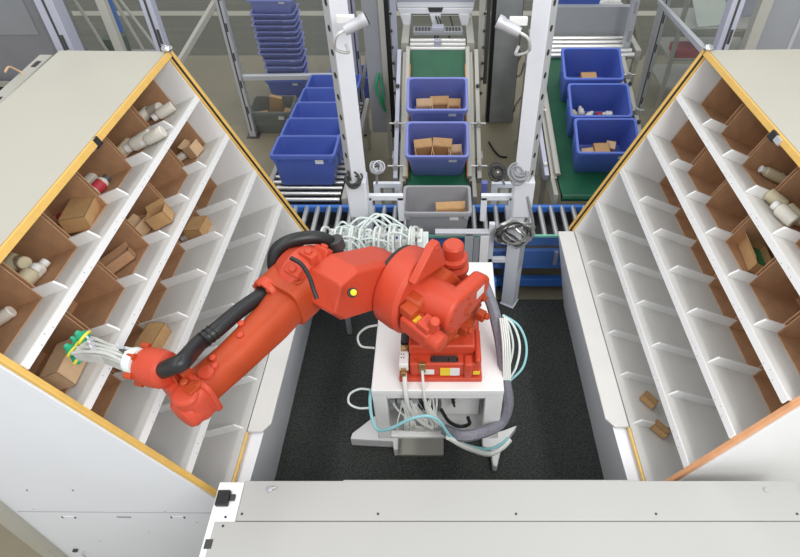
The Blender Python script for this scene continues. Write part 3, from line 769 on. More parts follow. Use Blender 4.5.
for a, b, c_ in (((356, 236), (376, 214), (398, 232)), ((345, 238), (372, 219), (404, 240)), ((366, 226), (385, 215), (420, 242)), ((350, 225), (366, 218), (380, 228))):
    hh = [at(*a, t=4.7), at((a[0]+b[0])/2, (a[1]+b[1])/2-3, t=4.7), at(*b, t=4.72), at((b[0]+c_[0])/2, (b[1]+c_[1])/2-3, t=4.7), at(*c_, t=4.65)]
    MB().tube(hh, .010, 8).build('arched_hose', CLEARH, t)
random.seed(21)
for i in range(12):
    x = random.uniform(-.86, -.2); y = random.uniform(3.38, 3.58); w_ = random.uniform(.06, .16); h_ = random.uniform(.05, .13)
    MB().tube([(x-w_, y, PH+.07), (x-w_*.6, y-.02, PH+.09+h_*.7), (x, y-.03, PH+.10+h_), (x+w_*.6, y-.04, PH+.09+h_*.7), (x+w_, y-.08, PH+.03)], .008, 8).build('hose', CLEARH, t)

# ---------------------------------------------------------------- totes
def rrect(hx, hy, z, r=.03, n=4):
    out = []
    for qx, qy, a0 in ((1, 1, 0), (-1, 1, 90), (-1, -1, 180), (1, -1, 270)):
        for i in range(n):
            a = R(a0+90*i/(n-1)); out.append(V((qx*(hx-r)+math.cos(a)*r, qy*(hy-r)+math.sin(a)*r, z)))
    return out
TW, TD, TH_ = .60, .40, .40
def make_tote(mtl, w=TW, d=TD, h=TH_, name='tote'):
    t = bpy.data.objects.new(name, None); COL.objects.link(t); t.empty_display_size = .1
    hx, hy = w/2, d/2
    MB().rings([rrect(hx-.055, hy-.045, 0), rrect(hx-.05, hy-.04, .01), rrect(hx-.022, hy-.02, h-.05), rrect(hx-.02, hy-.018, h-.004),
                rrect(hx-.026, hy-.024, h-.004), rrect(hx-.055, hy-.047, .02), rrect(hx-.07, hy-.06, .014)]).build('body', mtl, t)
    MB().rings([rrect(hx-.019, hy-.017, h-.055), rrect(hx-.004, hy-.003, h-.052), rrect(hx, hy, h-.008), rrect(hx-.003, hy-.003, h), rrect(hx-.024, hy-.022, h), rrect(hx-.025, hy-.023, h-.006)], False, False).build('rim', mtl, t)
    m = MB()
    for sx in (-1, 1):
        m.box(sx*(hx-.012)-.012, sx*(hx-.012)+.012, -.05, .05, h-.075, h-.05)
        for sy in (-1, 1): m.box(sx*(hx-.05)-.02, sx*(hx-.05)+.02, sy*(hy-.014)-.011, sy*(hy-.014)+.011, h-.085, h-.05)
    m.build_each('handle_rib', mtl, t)
    MB().hexa([(w*.18, -hy+.019, h-.115), (w*.18+.075, -hy+.019, h-.115), (w*.18+.075, -hy+.027, h-.115), (w*.18, -hy+.027, h-.115),
               (w*.18, -hy+.0145, h-.065), (w*.18+.075, -hy+.0145, h-.065), (w*.18+.075, -hy+.025, h-.065), (w*.18, -hy+.025, h-.065)]).build('label', LABELW, t)
    return t
PROTO = {}
def tote(mtl, loc, label, group, tilt=0, rz=0, sc=1):
    k = mtl.name
    if k not in PROTO:
        o = PROTO[k] = make_tote(mtl)
    else: o = copy_tree(PROTO[k])
    o.location = loc; o.rotation_euler = (R(tilt), 0, R(rz)); o.scale = (sc, sc, sc)
    tag(o, label, 'tote', group); return o
def small_carton(name, c, sz, rot, mtl, label, group, cat='carton', open_=True):
    sx, sy, sz_ = sz; th = .006; m = MB()
    m.box(-sx/2, sx/2, -sy/2, sy/2, 0, th); m.box(-sx/2, -sx/2+th, -sy/2, sy/2, 0, sz_); m.box(sx/2-th, sx/2, -sy/2, sy/2, 0, sz_)
    m.box(-sx/2, sx/2, -sy/2, -sy/2+th, 0, sz_); m.box(-sx/2, sx/2, sy/2-th, sy/2, 0, sz_)
    if open_: m.obox((-sx/2, sy/2, sz_), (sx, 0, 0), (0, sy*.4, .04), (0, 0, th))
    else: m.box(-sx/2, sx/2, -sy/2, sy/2, sz_-th, sz_)
    o = m.build(name, mtl); o.location = c; o.rotation_euler = tuple(R(q) for q in rot); return tag(o, label, cat, group)

# ---------------------------------------------------------------- roller conveyor across the back of the cell
def roller(name, a, b, r, parent, mtl=STEEL):
    return MB().cyl(a, b, r, seg=14).build(name, mtl, parent)
X0, X1 = -1.75, 1.95
t = thing('roller_conveyor', (0, 4.2, 0), 'blue framed roller conveyor running across behind the robot', 'conveyor')
MB().box(X0, X1, 4.40, 4.44, .69, .755).build('rear_rail', BLUESTEEL, t, bevel=.004)
MB().box(X0, X1, 3.96, 4.0, .66, .76).build('front_rail', BLUESTEEL, t, bevel=.004)
MB().box(X0, X1, 3.955, 3.995, .38, .60).build('lower_front_beam', BLUESTEEL, t, bevel=.004)
MB().box(X0, X1, 3.99, 4.05, .10, .20).build('foot_beam', BLUESTEEL, t, bevel=.004)
m = MB(); m.box(X0, X1, 4.0, 4.42, .52, .53); m.build('under_tray', DARK, t)
MB().box(X0, X1, 4.41, 4.44, .1, .68).build('rear_skirt', DARK, t)
i = 0; x = X0+.06
while x < X1-.03:
    roller('roller', (x, 4.0, .735), (x, 4.42, .735), .024, t, STEEL); x += .105
for x in (-1.6, -.75, .62, 1.5):
    MB().box(x-.03, x+.03, 3.99, 4.03, .0125 if -1.25 < x < 1.3 else .001, .66).build('leg', BLUESTEEL, t, bevel=.003)
    MB().box(x-.03, x+.03, 4.44, 4.47, .001, .68).build('leg', BLUESTEEL, t, bevel=.003)
# green edged guard glass in front of it
t = thing('guard_glass', (0, 3.93, 0), 'clear guard sheet with green edge in front of roller conveyor', 'guard sheet')
MB().box(-1.2, 1.1, 3.915, 3.925, .45, .80).build('clear_sheet', GLASS, t)
MB().box(-1.2, 1.1, 3.910, 3.930, .80, .82).build('green_edge', TEALGLASS, t)
m = MB(); [m.box(x-.015, x+.015, 3.926, 3.956, .45, .60) for x in (-1.1, -.3, .4, 1.05)]; m.build('clamp', ALU, t)

# white sensor and clamp pieces on the grey tote's near side
gt = tote(GREYT, (-.035, 4.10, .7595), 'light grey tote on the roller conveyor behind the robot', None)
gt.scale.z = .80
small_carton('carton', (.09, 4.03, .776), (.26, .12, .20), (0, 0, 4), CARDL, 'tan carton lying in the light grey tote', None)
for u, nm in ((420, 'left'), (453, 'right')):
    p = at(u, 226, y=3.97)
    t = thing('clamp_bracket', (p.x, 3.94, .6), '%s white clamp bracket before the light grey tote' % nm, 'bracket', 'white brackets on the roller conveyor')
    MB().box(p.x-.03, p.x+.03, 3.932, 3.95, .80, .94).build('bracket_plate', WHITE, t, bevel=.003)
    m = MB(); m.cyl((p.x, 3.935, .84), (p.x, 3.915, .83), .03); m.build('knob', DARK, t)
    m = MB(); m.box(p.x-.014, p.x+.014, 3.929, 3.932, .855, .925); m.build('slot', GREYT, t)
    MB().box(p.x-.02, p.x+.02, 3.93, 3.955, .60, .80).build('stem', ALU, t)

# ---------------------------------------------------------------- inclined belt conveyors
INC = R(24)
def incl_conveyor(xc, hw, y_flat, y0, z0, ln, label, rails, guard=ORANGE, skew=0):
    d = V((skew, math.cos(INC), math.sin(INC))).normalized(); n = V((0, -math.sin(INC), math.cos(INC))); X = V((1, 0, 0))
    o = V((xc, y0, z0))
    t = thing('belt_conveyor', (xc, y0, 0), label, 'conveyor', 'inclined green belt conveyors')
    m = MB(); m.prism([V((xc-hw, y_flat, z0)), V((xc-hw, y0, z0)), o-X*hw+d*ln, o-X*hw+d*ln-n*.04, V((xc-hw, y0+.02, z0-.04)), V((xc-hw, y_flat, z0-.04))], X*2*hw)
    m.build('belt', GREENB, t)
    for s in (-1, 1):
        m = MB(); a = o+X*s*(hw+.045)-X*.03
        m.obox(a-n*.14+d*-.02, X*.06, d*(ln-.03), n*.17); m.build('side_frame', ALUG, t, bevel=.004)
        m = MB(); a = o+X*s*(hw+.115)-X*.022
        m.obox(a-n*.05-d*.0, X*.044, d*(ln-.03), n*.10); m.build('outer_rail', ALUL if s < 0 else ALUG, t, bevel=.004)
        m = MB(); a = o+X*s*(hw+.02)-X*.022
        m.obox(a+n*.035, X*.044, d*(ln-.02), n*.05); gd = m.build('guard_rail', ALUG, t, bevel=.005)
        m = MB(); a = o+X*s*(hw-.006)-X*.004
        m.obox(a+n*.036, X*.008, d*(ln-.25), n*.04); m.build('guard_strip', guard, gd)
        m = MB(); m.box(xc+s*(hw+.06)-.02, xc+s*(hw+.06)+.02, y_flat, y0+.1, z0-.14, z0+.02); m.build('end_frame', ALUG, t, bevel=.003)
        for f in (.35, 1.2):
            q = o+d*f+X*s*(hw+.05); MB().box(q.x-.03, q.x+.03, q.y-.03, q.y+.03, .001, q.z-.13).build('leg', ALUG, t, bevel=.003)
        for f in rails:
            q = o+d*f+X*s*(hw+.03)+n*.08
            br = MB().cyl(q, q+X*s*.16, .010, seg=10).build('guard_rod', STEEL, t)
            MB().box(q.x+s*.09-.018, q.x+s*.09+.018, q.y-.02, q.y+.02, q.z-.09, q.z+.02).build('rod_clamp', ALUG, br, bevel=.004)
        for f in (.12, .62, 1.1):
            q = o+d*f+X*s*(hw+.12)+n*.055; MB().lathe(q, n, [(0, .02), (.02, .02), (.03, .012)], 12).build('knob', LABELW if f == .12 else DARK, t)
    m = MB(); m.box(xc-hw-.16, xc-hw-.10, y0+.25, y0+.38, z0-.18, z0+.10); m.box(xc+hw+.10, xc+hw+.16, y0+.25, y0+.38, z0-.18, z0+.10); m.build_each('drive_box', ALUG, t, bevel=.004)
    m = MB(); m.cyl((xc-hw, y_flat+.03, z0-.03), (xc+hw, y_flat+.03, z0-.03), .04); m.build('end_roller', GREENB, t)
    return o, d, n, t
o, d, n, cb = incl_conveyor(-.035, .30, 4.52, 4.80, .77, 1.63, 'green belt conveyor rising straight behind the robot with two blue totes', (.12, .62))
top = o+d*1.63
# roller head above the belt
hd = thing('transfer_station', (-.035, top.y+.2, 0), 'grey transfer head with drive plate above the middle green belt', 'transfer head')
for i in range(3):
    roller('roller', (-.34, top.y+.03+.07*i, top.z-.0+.015*i), (.27, top.y+.03+.07*i, top.z+.015*i), .026, hd)
m = MB(); m.box(-.31, .24, top.y+.24, top.y+.40, top.z+.06, top.z+.10); m.build('drive_plate', GREYDOOR, hd, bevel=.004)
m = MB()
for i in range(5):
    for s in (-1, 1): m.box(-.035+s*(.10+.035*i)-.012, -.035+s*(.10+.035*i)+.012, top.y+.27, top.y+.36, top.z+.10, top.z+.106)
m.build_each('plate_slot', DARK, hd)
MB().box(-.10, .03, top.y+.26, top.y+.36, top.z+.10, top.z+.14).build('drive_motor', ALUL, hd, bevel=.004)
MB().box(-.075, .005, top.y+.05, top.y+.12, top.z-.02, top.z+.08).build('motor_foot', ALUL, hd, bevel=.004)
for s in (-1, 1): MB().box(-.035+s*.36-.04, -.035+s*.36+.04, top.y+.06, top.y+1.1, .001 if s else 0, top.z+.06).build('side_frame', ALUG, hd, bevel=.004)
# white hood with three feet
hy = top.y+.55
hx0, hx1 = at(397, 5, y=hy).x, at(474, 5, y=hy).x; zb = at(436, 26, y=hy).z
hh = thing('machine_hood', (-.04, hy, 0), 'white machine hood with three feet above the middle conveyor', 'hood')
m = MB(); m.prism([(hx0, hy, zb+.20), (hx1, hy, zb+.20), (hx1-.03, hy, zb+.13), (hx0+.03, hy, zb+.13)], (0, .3, .03))
m.prism([(hx0, hy, zb+.20), (hx1, hy, zb+.20), (hx1+.02, hy, zb+.45), (hx0-.02, hy, zb+.45)], (0, .3, .03)); m.build('hood_shell', COOL, hh, bevel=.01)
wd = hx1-hx0
for a, b in ((.03, .18), (.42, .57), (.80, .95)):
    MB().prism([(hx0+wd*a, hy-.005, zb+.14), (hx0+wd*b, hy-.005, zb+.14), (hx0+wd*(b-.015), hy-.005, zb), (hx0+wd*(a+.04), hy-.005, zb)], (0, .12, 0)).build('hood_foot', COOL, hh, bevel=.012)
MB().prism([(hx0-.01, hy-.008, zb+.27), (hx1+.01, hy-.008, zb+.27), (hx1+.01, hy-.008, zb+.31), (hx0-.01, hy-.008, zb+.31)], (0, .02, 0)).build('hood_seam', ALUL, hh)
MB().prism([(hx0+wd*.4, hy-.012, zb+.21), (hx0+wd*.6, hy-.012, zb+.21), (hx0+wd*.58, hy-.012, zb+.16), (hx0+wd*.42, hy-.012, zb+.16)], (0, .01, 0)).build('hood_plate', DARK, hh)
MB().box(hx0+.02, hx1-.02, hy+.12, hy+.2, top.z+.12, zb+.16).build('rear_plate', ALUL, hh)
m = MB()
for dx in (-.06, -.03, .10): m.tube([(dx, hy-.02, zb+.12), (dx+.03, hy-.08, zb+.02), (dx-.02, hy-.14, zb-.10)], .008, 6)
m.build('hood_cable', BLACK, hh)
# two side masts of the middle conveyor
for s, mtl in ((-1, ALUL), (1, ALUG)):
    x = -.035+s*.47; y = top.y+.1
    t = thing('side_mast', (x, y, 0), 'slim profile mast left of the white hood' if s < 0 else 'slim profile mast right of the white hood', 'mast', 'masts beside the middle conveyor')
    MB().box(x-.03, x+.03, y-.03, y+.03, .001, 2.6).build('profile', mtl, t, bevel=.004)
    MB().box(x+s*.07-.02, x+s*.07+.02, y-.02, y+.04, 1.0, 2.5).build('chain_guard', DARK, t, bevel=.003)
    m = MB()
    for i in range(9): m.cyl((x+s*.03, y-.035, .9+.18*i), (x+s*.03, y-.055, .9+.18*i), .015, seg=10)
    m.build_each('mast_fitting', DARK, t)
def on_belt(o, d, n, f, gap=.001): return o+d*f+n*gap
# totes on the middle belt
TI = math.degrees(INC)
f1 = .215
p1 = on_belt(o, d, n, f1); tote(PERI, p1, 'lower blue tote on the middle green belt, carton flaps inside', 'blue totes on the belts', TI)
p2 = on_belt(o, d, n, f1+.52); tote(PERI, p2, 'upper blue tote on the middle green belt, smaller cartons inside', 'blue totes on the belts', TI)
def in_tote(p, d, n, x, f, h): return p+V((x, 0, 0))+d*f+n*(h+.016)
n_in = 0
for (p, lst) in ((p1, [(-.14, -.07, .16, .14, 12, 35, 'left tan carton with raised flaps in lower middle tote', CARDL), (.05, -.06, .17, .14, -8, 30, 'middle tan carton with raised flaps in lower middle tote', CARDL), (.17, -.08, .12, .12, 8, 0, 'right tan carton in lower middle tote', CARDP)]),
                 (p2, [(-.13, -.06, .15, .12, 5, 0, 'left tan carton in upper middle tote', CARDP), (.02, -.05, .17, .14, 3, 0, 'middle tan carton in upper middle tote', CARDL), (.165, -.06, .12, .12, -3, 0, 'right tan carton in upper middle tote', CARDL)])):
    for (x, f, sx, sy, rz, rx, lab, mtl) in lst:
        c = in_tote(p, d, n, x, f, 0); small_carton('carton', c, (sx*1.1, sy*1.1, .19 if rx == 0 else .24), (TI, 0, rz), mtl, lab, 'cartons in the totes')

# right belt with three totes
o2, d2, n2, rbelt = incl_conveyor(1.55, .39, 4.52, 4.82, .79, 1.50, 'green belt conveyor rising at right with three blue totes', (.75, 1.2), guard=ALUG, skew=-.07)
pr = []
for i, (f, lab) in enumerate(((.22, 'nearest of three blue totes on the right green belt, brown cartons inside'), (.63, 'middle of three blue totes on the right belt, full of small white packs'), (1.07, 'farthest of three blue totes on the right belt, one carton inside'))):
    p = on_belt(o2, d2, n2, f)+V((.03, 0, 0)); pr.append(p)
    tote(BLUE, p, lab, 'blue totes on the belts', TI)
random.seed(3)
for (x, f, sx, sy, sz, rz, mtl, lab) in ((-.16, -.07, .11, .10, .08, 10, CARDP, 'left small open carton in nearest right tote'), (-.02, -.03, .13, .10, .09, 4, CARDL, 'middle brown carton in nearest right tote'), (.11, .02, .08, .08, .08, -15, CARDP, 'back brown carton in nearest right tote'), (.0, -.11, .11, .07, .05, 2, CARDD, 'dark small carton in front in nearest right tote'), (.13, -.09, .08, .07, .06, 30, GREYT, 'grey small carton at the right in nearest right tote')):
    small_carton('carton', in_tote(pr[0], d2, n2, x, f, 0), (sx*1.15, sy*1.15, sz*2.5), (TI, 0, rz), mtl, lab, 'cartons in the totes', open_=False)
small_carton('carton', in_tote(pr[2], d2, n2, 0, -.02, 0), (.16, .12, .21), (TI, 0, 3), CARDL, 'single tan carton in the farthest right tote', 'cartons in the totes', open_=False)
pk = [(-.19, -.08), (-.13, -.05), (-.07, -.09), (-.01, -.05), (.05, -.10), (.11, -.05), (.17, -.08), (-.16, -.0), (-.05, .0), (.06, .0), (.15, .02), (.0, -.12), (-.19, -.11), (.19, -.03), (-.1, -.12), (.09, -.12), (-.2, .03), (.0, .03), (-.12, .05), (.1, .05)]
for i, (x, f) in enumerate(pk):
    c = in_tote(pr[1], d2, n2, x, f, .0)+n2*(.06 if i % 2 else .13)
    a = random.uniform(0, 3.1); ax = V((math.cos(a), 0, 0))+d2*math.sin(a)
    o_ = MB().lathe(c-ax*.04, ax, [(0, .02), (.01, .034), (.065, .034), (.075, .018), (.10, .018)], 12).build('small_pack', (BOTW, BOTC, GREENL, BOTW, REDL)[i % 5], origin=tuple(c))
    tag(o_, 'small rounded pack lying in the middle tote of the right belt', 'pack', 'small packs in the middle right tote')
# rollers and grey cross beam above the right belt, with one more tote
t2 = o2+d2*1.50
rh = thing('transfer_station', (1.6, t2.y+.2, 0), 'roller bed and grey cross beam above the right green belt', 'transfer head')
for i in range(5): roller('roller', (1.10, t2.y+.0+.11*i, t2.z+.02), (2.08, t2.y+.0+.11*i, t2.z+.02), .032, rh)
MB().box(1.05, 2.18, t2.y+.52, t2.y+.60, t2.z+.02, t2.z+.34).build('cross_beam', GREYDOOR, rh, bevel=.006)
for x in (1.03, 2.14): MB().box(x-.03, x+.03, t2.y+.04, t2.y+.6, t2.z-.06, t2.z+.06).build('bed_rail', ALUG, rh, bevel=.004)
for x in (1.03, 2.14):
    for y in (t2.y+.09, t2.y+.55): MB().box(x-.03, x+.03, y-.03, y+.03, .001, t2.z-.06).build('leg', ALUG, rh, bevel=.004)
for i in range(3): roller('roller', (1.10, t2.y+.70+.1*i, t2.z+.25), (2.08, t2.y+.70+.1*i, t2.z+.25), .03, rh)
tote(BLUE, (1.55, t2.y+.87, t2.z+.282), 'blue tote cut off by the top picture edge beyond the cross beam', 'blue totes on the belts')
t = thing('upright_profile', (2.03, t2.y+.2, 0), 'pale upright profile right of the farthest right tote', 'upright')
MB().box(2.0, 2.07, t2.y+.16, t2.y+.25, .001, 3.2).build('profile', ALU, t, bevel=.005)
m = MB(); [m.box(2.02, 2.05, t2.y+.157, t2.y+.16, .3*i, .3*i+.12) for i in range(3, 10)]; m.build_each('profile_slot', GREYDOOR, t)

# left roller conveyor with a row of totes
LS = R(-5); dl = V((0, math.cos(LS), math.sin(LS))); nl = V((0, -math.sin(LS), math.cos(LS)))
lo = V((-1.31, 4.48, .79))
t = thing('roller_conveyor', (-1.3, 5.6, 0), 'black roller conveyor at left carrying a row of blue totes', 'conveyor')
for i in range(22):
    c = lo+dl*(.03+.105*i); roller('roller', c-V((.36, 0, .03)), c+V((.34, 0, -.03)), .023, t)
for s in (-1, 1):
    a = lo+V((s*.385-.025, 0, -.12)); MB().obox(a, (.05, 0, 0), dl*2.34, nl*.12).build('side_rail', ALUG, t, bevel=.004)
    for y in (4.7, 6.6): MB().box(lo.x+s*.385-.02, lo.x+s*.385+.02, y-.02, y+.02, .001, .60).build('leg', ALUG, t, bevel=.003)
MB().obox(lo+V((-.34, 0, -.16)), (.68, 0, 0), dl*2.32, nl*.02).build('under_tray', BLACK, t)
nm = ['nearest', 'second', 'third', 'fourth', 'fifth', 'sixth']
for i in range(5):
    c = lo+dl*(.42+.405*i)+nl*-.002+V((.0+.012*i, 0, 0))
    q_ = tote(BLUED, c, '%s blue tote %s on the left roller conveyor' % (nm[i], 'in the row' if i == 0 else 'from the front'), 'blue totes on the left roller conveyor', -5, sc=1.04); q_.scale.z = .86

# ---------------------------------------------------------------- the two white posts with cameras
def white_post(x, y, rot, label, side):
    t = thing('white_post', (x, y, 0), label, 'post', 'white posts flanking the robot')
    a = R(rot); ex = V((math.cos(a), math.sin(a), 0)); ey = V((-math.sin(a), math.cos(a), 0)); c = V((x, y, 0))
    w = .122
    m = MB(); m.obox(c-ex*w/2-ey*w/2+V((0, 0, .013)), ex*w, ey*w, (0, 0, 3.3)); m.build('column', POSTW, t, bevel=.004)
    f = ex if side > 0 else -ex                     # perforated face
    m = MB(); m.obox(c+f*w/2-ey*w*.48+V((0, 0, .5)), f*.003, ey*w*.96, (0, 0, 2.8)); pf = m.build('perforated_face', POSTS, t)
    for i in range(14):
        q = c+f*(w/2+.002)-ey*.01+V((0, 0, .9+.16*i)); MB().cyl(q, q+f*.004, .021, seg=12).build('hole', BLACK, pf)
    m = MB(); m.obox(c-ex*.07-ey*.07+V((0, 0, .013)), ex*.14, ey*.14, (0, 0, .012)); m.build('foot_plate', POSTW, t, bevel=.003)
    return t, c
tl, cl = white_post(-.672, 3.87, 30, 'white perforated post standing left of the middle conveyor', -1)
tr, cr = white_post(.662, 3.87, -30, 'white perforated post standing right of the middle conveyor', 1)
for t, c, s in ((tl, cl, -1), (tr, cr, 1)):
    MB().box(c.x-.08, c.x+.08, c.y-.085, c.y+.07, 1.12, 1.48).build('clamp_sleeve', POSTW, t, bevel=.012)
    x0, x1 = (c.x+.05, c.x+.36) if s < 0 else (c.x-.33, c.x-.05)
    m = MB(); m.box(x0, x1, c.y+.02, c.y+.06, 1.22, 1.27); m.box(x0, x0+.05, c.y+.02, c.y+.06, 1.0, 1.25); m.box(x1-.05, x1, c.y+.02, c.y+.06, 1.0, 1.25); m.build('cross_bracket', POSTW, t, bevel=.004)
m = MB(); m.box(cr.x-.24, cr.x-.04, cr.y-.02, cr.y+.02, .55, .60); m.box(cr.x-.25, cr.x-.20, cr.y-.02, cr.y+.02, .55, 1.0); m.build('lower_bracket', POSTW, tr, bevel=.004)
# cameras on the posts
def camera_unit(u, v, tt, label, post):
    p = at(u, v, t=tt)
    t = thing('inspection_camera', p, label, 'camera', 'cameras on the white posts')
    s = 1 if u < 441 else -1
    ax = V((-s*.9, -.3, -.35)).normalized()*-1
    MB().lathe(p-ax*.06, ax, [(0, .03), (.05, .036), (.11, .036), (.12, .042), (.15, .042)], 20).build('camera_body', ALU, t)
    MB().lathe(p+ax*.085, ax, [(0, .036), (.012, .038), (.013, .028), (.005, .02)], 20).build('lens', BLACK, t)
    m = MB(); m.tube([p-ax*.06, p-ax*.12-V((0, 0, .01)), p-ax*.13-V((0, 0, .08)), p-ax*.05-V((0, 0, .14)), p+V((-s*.06, .02, -.12))], .010, 8); m.build('camera_cable', STEEL, t)
    q = p-V((s*.09, -.02, 0)); m = MB(); m.cbox((p+q)/2+V((0, .02, .03)), ((1, 0, 0), (0, 1, 0), (0, 0, 1)), (.11, .03, .05)); m.build('mounting_bracket', LABELW, t, bevel=.005)
camera_unit(353, 26, 3.55, 'chrome camera on the upper part of the left white post', tl)
camera_unit(511, 28, 3.55, 'chrome camera on the upper part of the right white post', tr)
def coil(u, v, tt, rad, label, mtl=DARK, n=6, seed=1, tilt=(0, -.6, .8)):
    p = at(u, v, t=tt); random.seed(seed); m = MB()
    for i in range(n):
        ax = V(tilt)+V((random.uniform(-.5, .5), random.uniform(-.4, .4), random.uniform(-.4, .4)))
        m.torus(p+V((random.uniform(-.02, .02), random.uniform(-.02, .02), random.uniform(-.02, .02))), ax, rad*random.uniform(.75, 1.05), .0075, 20, 6)
    o = m.build('cable_coil', mtl, origin=tuple(p)); return tag(o, label, 'cable coil', 'cable coils tied to the posts')
coil(354, 181, 4.58, .06, 'dark cable coil tied to the middle of the left white post', DARK, 7, 2)
coil(377, 168, 5.40, .06, 'grey cable coil right of the left white post, by the bracket', ALU, 8, 3)
coil(498, 172, 5.40, .07, 'dark cable coil left of the right white post', DARK, 7, 4)
coil(518, 173, 4.57, .07, 'grey cable coil tied on the middle of the right white post', GREYDOOR, 8, 5)
p = at(514, 233, t=4.98); random.seed(6); m = MB()
for i in range(16):
    a = random.uniform(-.9, .9); pts = []; r1 = random.uniform(.09, .15); r2 = random.uniform(.05, .11)
    for k in range(8):
        b = 2*math.pi*k/7; pts.append(p+V((math.cos(b+a)*r1+math.sin(b)*.05, random.uniform(-.04, .04), math.sin(b)*r2-math.cos(b)*.06))*1.0)
    m.m(i % 3 // 2).tube(pts, .008, 6)
tag(m.build('cable_coil', [STEEL, DARK], origin=tuple(p)), 'big loose bundle of shiny cables hanging low on the right white post', 'cable coil', 'cable coils tied to the posts')
m = MB(); m.tube([at(527, 196, y=3.79), at(531, 212, y=3.77), at(533, 228, y=3.77), at(527, 242, y=3.77), at(516, 248, y=3.78)], .012, 8)
tag(m.build('cable', GREYDOOR), 'grey cable bowing along the lower right white post', 'cable')
# frames behind the posts at mid level: small windowed machine frames
for x, nm in ((-.40, 'left'), (.42, 'right')):
    p = at(388 if x < 0 else 504, 196, y=4.62)
    t = thing('sensor_frame', (p.x, 4.62, 0), 'small white sensor frame with open window, %s of the middle belt' % nm, 'sensor frame', 'sensor frames beside the middle belt')
    m = MB(); z1 = p.z+.16; z0 = p.z-.14
    m.box(p.x-.13, p.x+.13, 4.60, 4.64, z1-.05, z1); m.box(p.x-.13, p.x-.07, 4.60, 4.64, z0, z1-.05); m.box(p.x+.07, p.x+.13, 4.60, 4.64, z0, z1-.05); m.build('frame_plate', POSTW, t, bevel=.003)
    MB().box(p.x-.12, p.x-.08, 4.60, 4.64, .001, z0).build('leg', ALU, t); MB().box(p.x+.08, p.x+.12, 4.60, 4.64, .001, z0).build('leg', ALU, t)
    cp = at(377, 168, t=5.4) if x < 0 else at(498, 172, t=5.4)
    MB().tube([(p.x-.10 if x < 0 else p.x, 4.62, z1-.03), cp], .012).build('coil_rod', ALU, t)
    MB().box(p.x-.04, p.x+.04, 4.63, 4.67, z0+.02, z1-.07).build('sensor_box', PAPER, t, bevel=.004)
p = at(484, 192, y=4.66)
tag(box(p.x-.03, p.x+.03, 4.63, 4.69, .001, p.z+.12).build('blue_stop', PERI, bevel=.004), 'narrow periwinkle stop plate right of the middle belt end', 'stop plate')
# aluminium upright right behind the robot
t = thing('aluminium_frame', (.30, 3.72, 0), 'light aluminium frame right behind the robot motor', 'frame')
m = MB(); m.box(.20, .27, 3.70, 3.76, .013, 1.02); m.build('upright', ALU, t, bevel=.004)
m = MB(); m.box(.33, .40, 3.70, 3.76, .013, 1.0); m.build('upright', WHITE, t, bevel=.004)
MB().box(-.05, .40, 3.70, 3.76, 1.0, 1.03).build('crossbar', ALU, t, bevel=.004)
m = MB(); m.box(.275, .325, 3.72, 3.74, .3, .95); m.build('slot_plate', GREYDOOR, t)
tag(box(.44, .50, 3.70, 3.78, .013, .46).build('blue_cylinder_block', BLUESTEEL, bevel=.02), 'rounded blue block on the mat left of the right post foot', 'block')

# ---------------------------------------------------------------- steel column right of the middle conveyor
t = thing('steel_column', (.83, 7.3, 0), 'broad dark grey steel column right of the middle conveyor', 'column')
a, b = at(489, 123, h=0), at(512, 123, h=0)
MB().box(a.x, b.x, a.y, a.y+.25, .001, 4.2).build('column_body', GREYPAN, t, bevel=.006)
MB().box(a.x-.045, a.x, a.y+.02, a.y+.2, .001, 4.2).build('column_edge', BLACK, t, bevel=.003)
MB().box(b.x, b.x+.012, a.y+.05, a.y+.2, .001, 4.2).build('column_edge', DARK, t, bevel=.003)
hp = [at(u, v, y=7.36) for u, v in ((513, 50), (522, 52), (516, 66), (515, 76), (521, 74), (525, 62), (524, 90), (516, 105), (514, 112))]
tag(MB().tube(hp, .013, 8).build('cable', ALUG), 'pale looped cable hanging just left of right white post', 'cable')
hp = [at(489, 142, h=.013), at(494, 150, h=.013), at(500, 156, h=.013), at(507, 157, h=.013)]
tag(MB().tube(hp, .012, 8).build('cable', BLACK), 'thin black cable sagging on the floor right of the middle belt', 'cable')

# ---------------------------------------------------------------- safety fence
def fpost(x, y, w, h, label, mtl=ALU, slots=True, d=None):
    t = thing('fence_post', (x, y, 0), label, 'fence post', 'safety fence posts')
    MB().box(x-w/2, x+w/2, y-w/2, y+w/2, .011, h).build('profile', mtl, t, bevel=.004)
    MB().box(x-w/2-.04, x+w/2+.04, y-w/2-.03, y+w/2+.03, .001, .011).build('foot', DARK, t, bevel=.002)
    if slots:
        m = MB(); m.box(x-.008, x+.008, y-w/2-.002, y-w/2, .1, h-.05); m.build('groove', DARK, t)
        m = MB(); [m.box(x+.012, x+.03, y-w/2-.004, y-w/2, .35*i, .35*i+.1) for i in range(1, int(h/.35))]; m.build('hinge_plates', DARK, t)
    return t
fpost(-2.50, 6.90, .085, 3.4, 'fence post with grey foot left of the tall blue tote stack', ALU)
fpost(-1.02, 6.95, .075, 3.4, 'fence post behind the left white post', ALUL)
fpost(2.62, 7.15, .10, 3.4, 'grey fence post to the right of the right belt', ALU)
fpost(-1.98, 4.12, .075, 3.6, 'fence post rising behind far top corner of left rack', ALUL)
fpost(1.99, 4.12, .085, 3.6, 'fence post rising behind far top corner of right rack', ALUL)
fpost(2.36, 4.45, .085, 3.6, 'dull fence post beside the grey door at upper right', ALUG, slots=False)
fpost(-2.60, 4.05, .12, 3.6, 'broad double fence post at upper left by the rack top', ALUL)
fpost(-2.36, 4.25, .06, 3.6, 'thin pale fence post right of the broad double post', ALUG, slots=False)
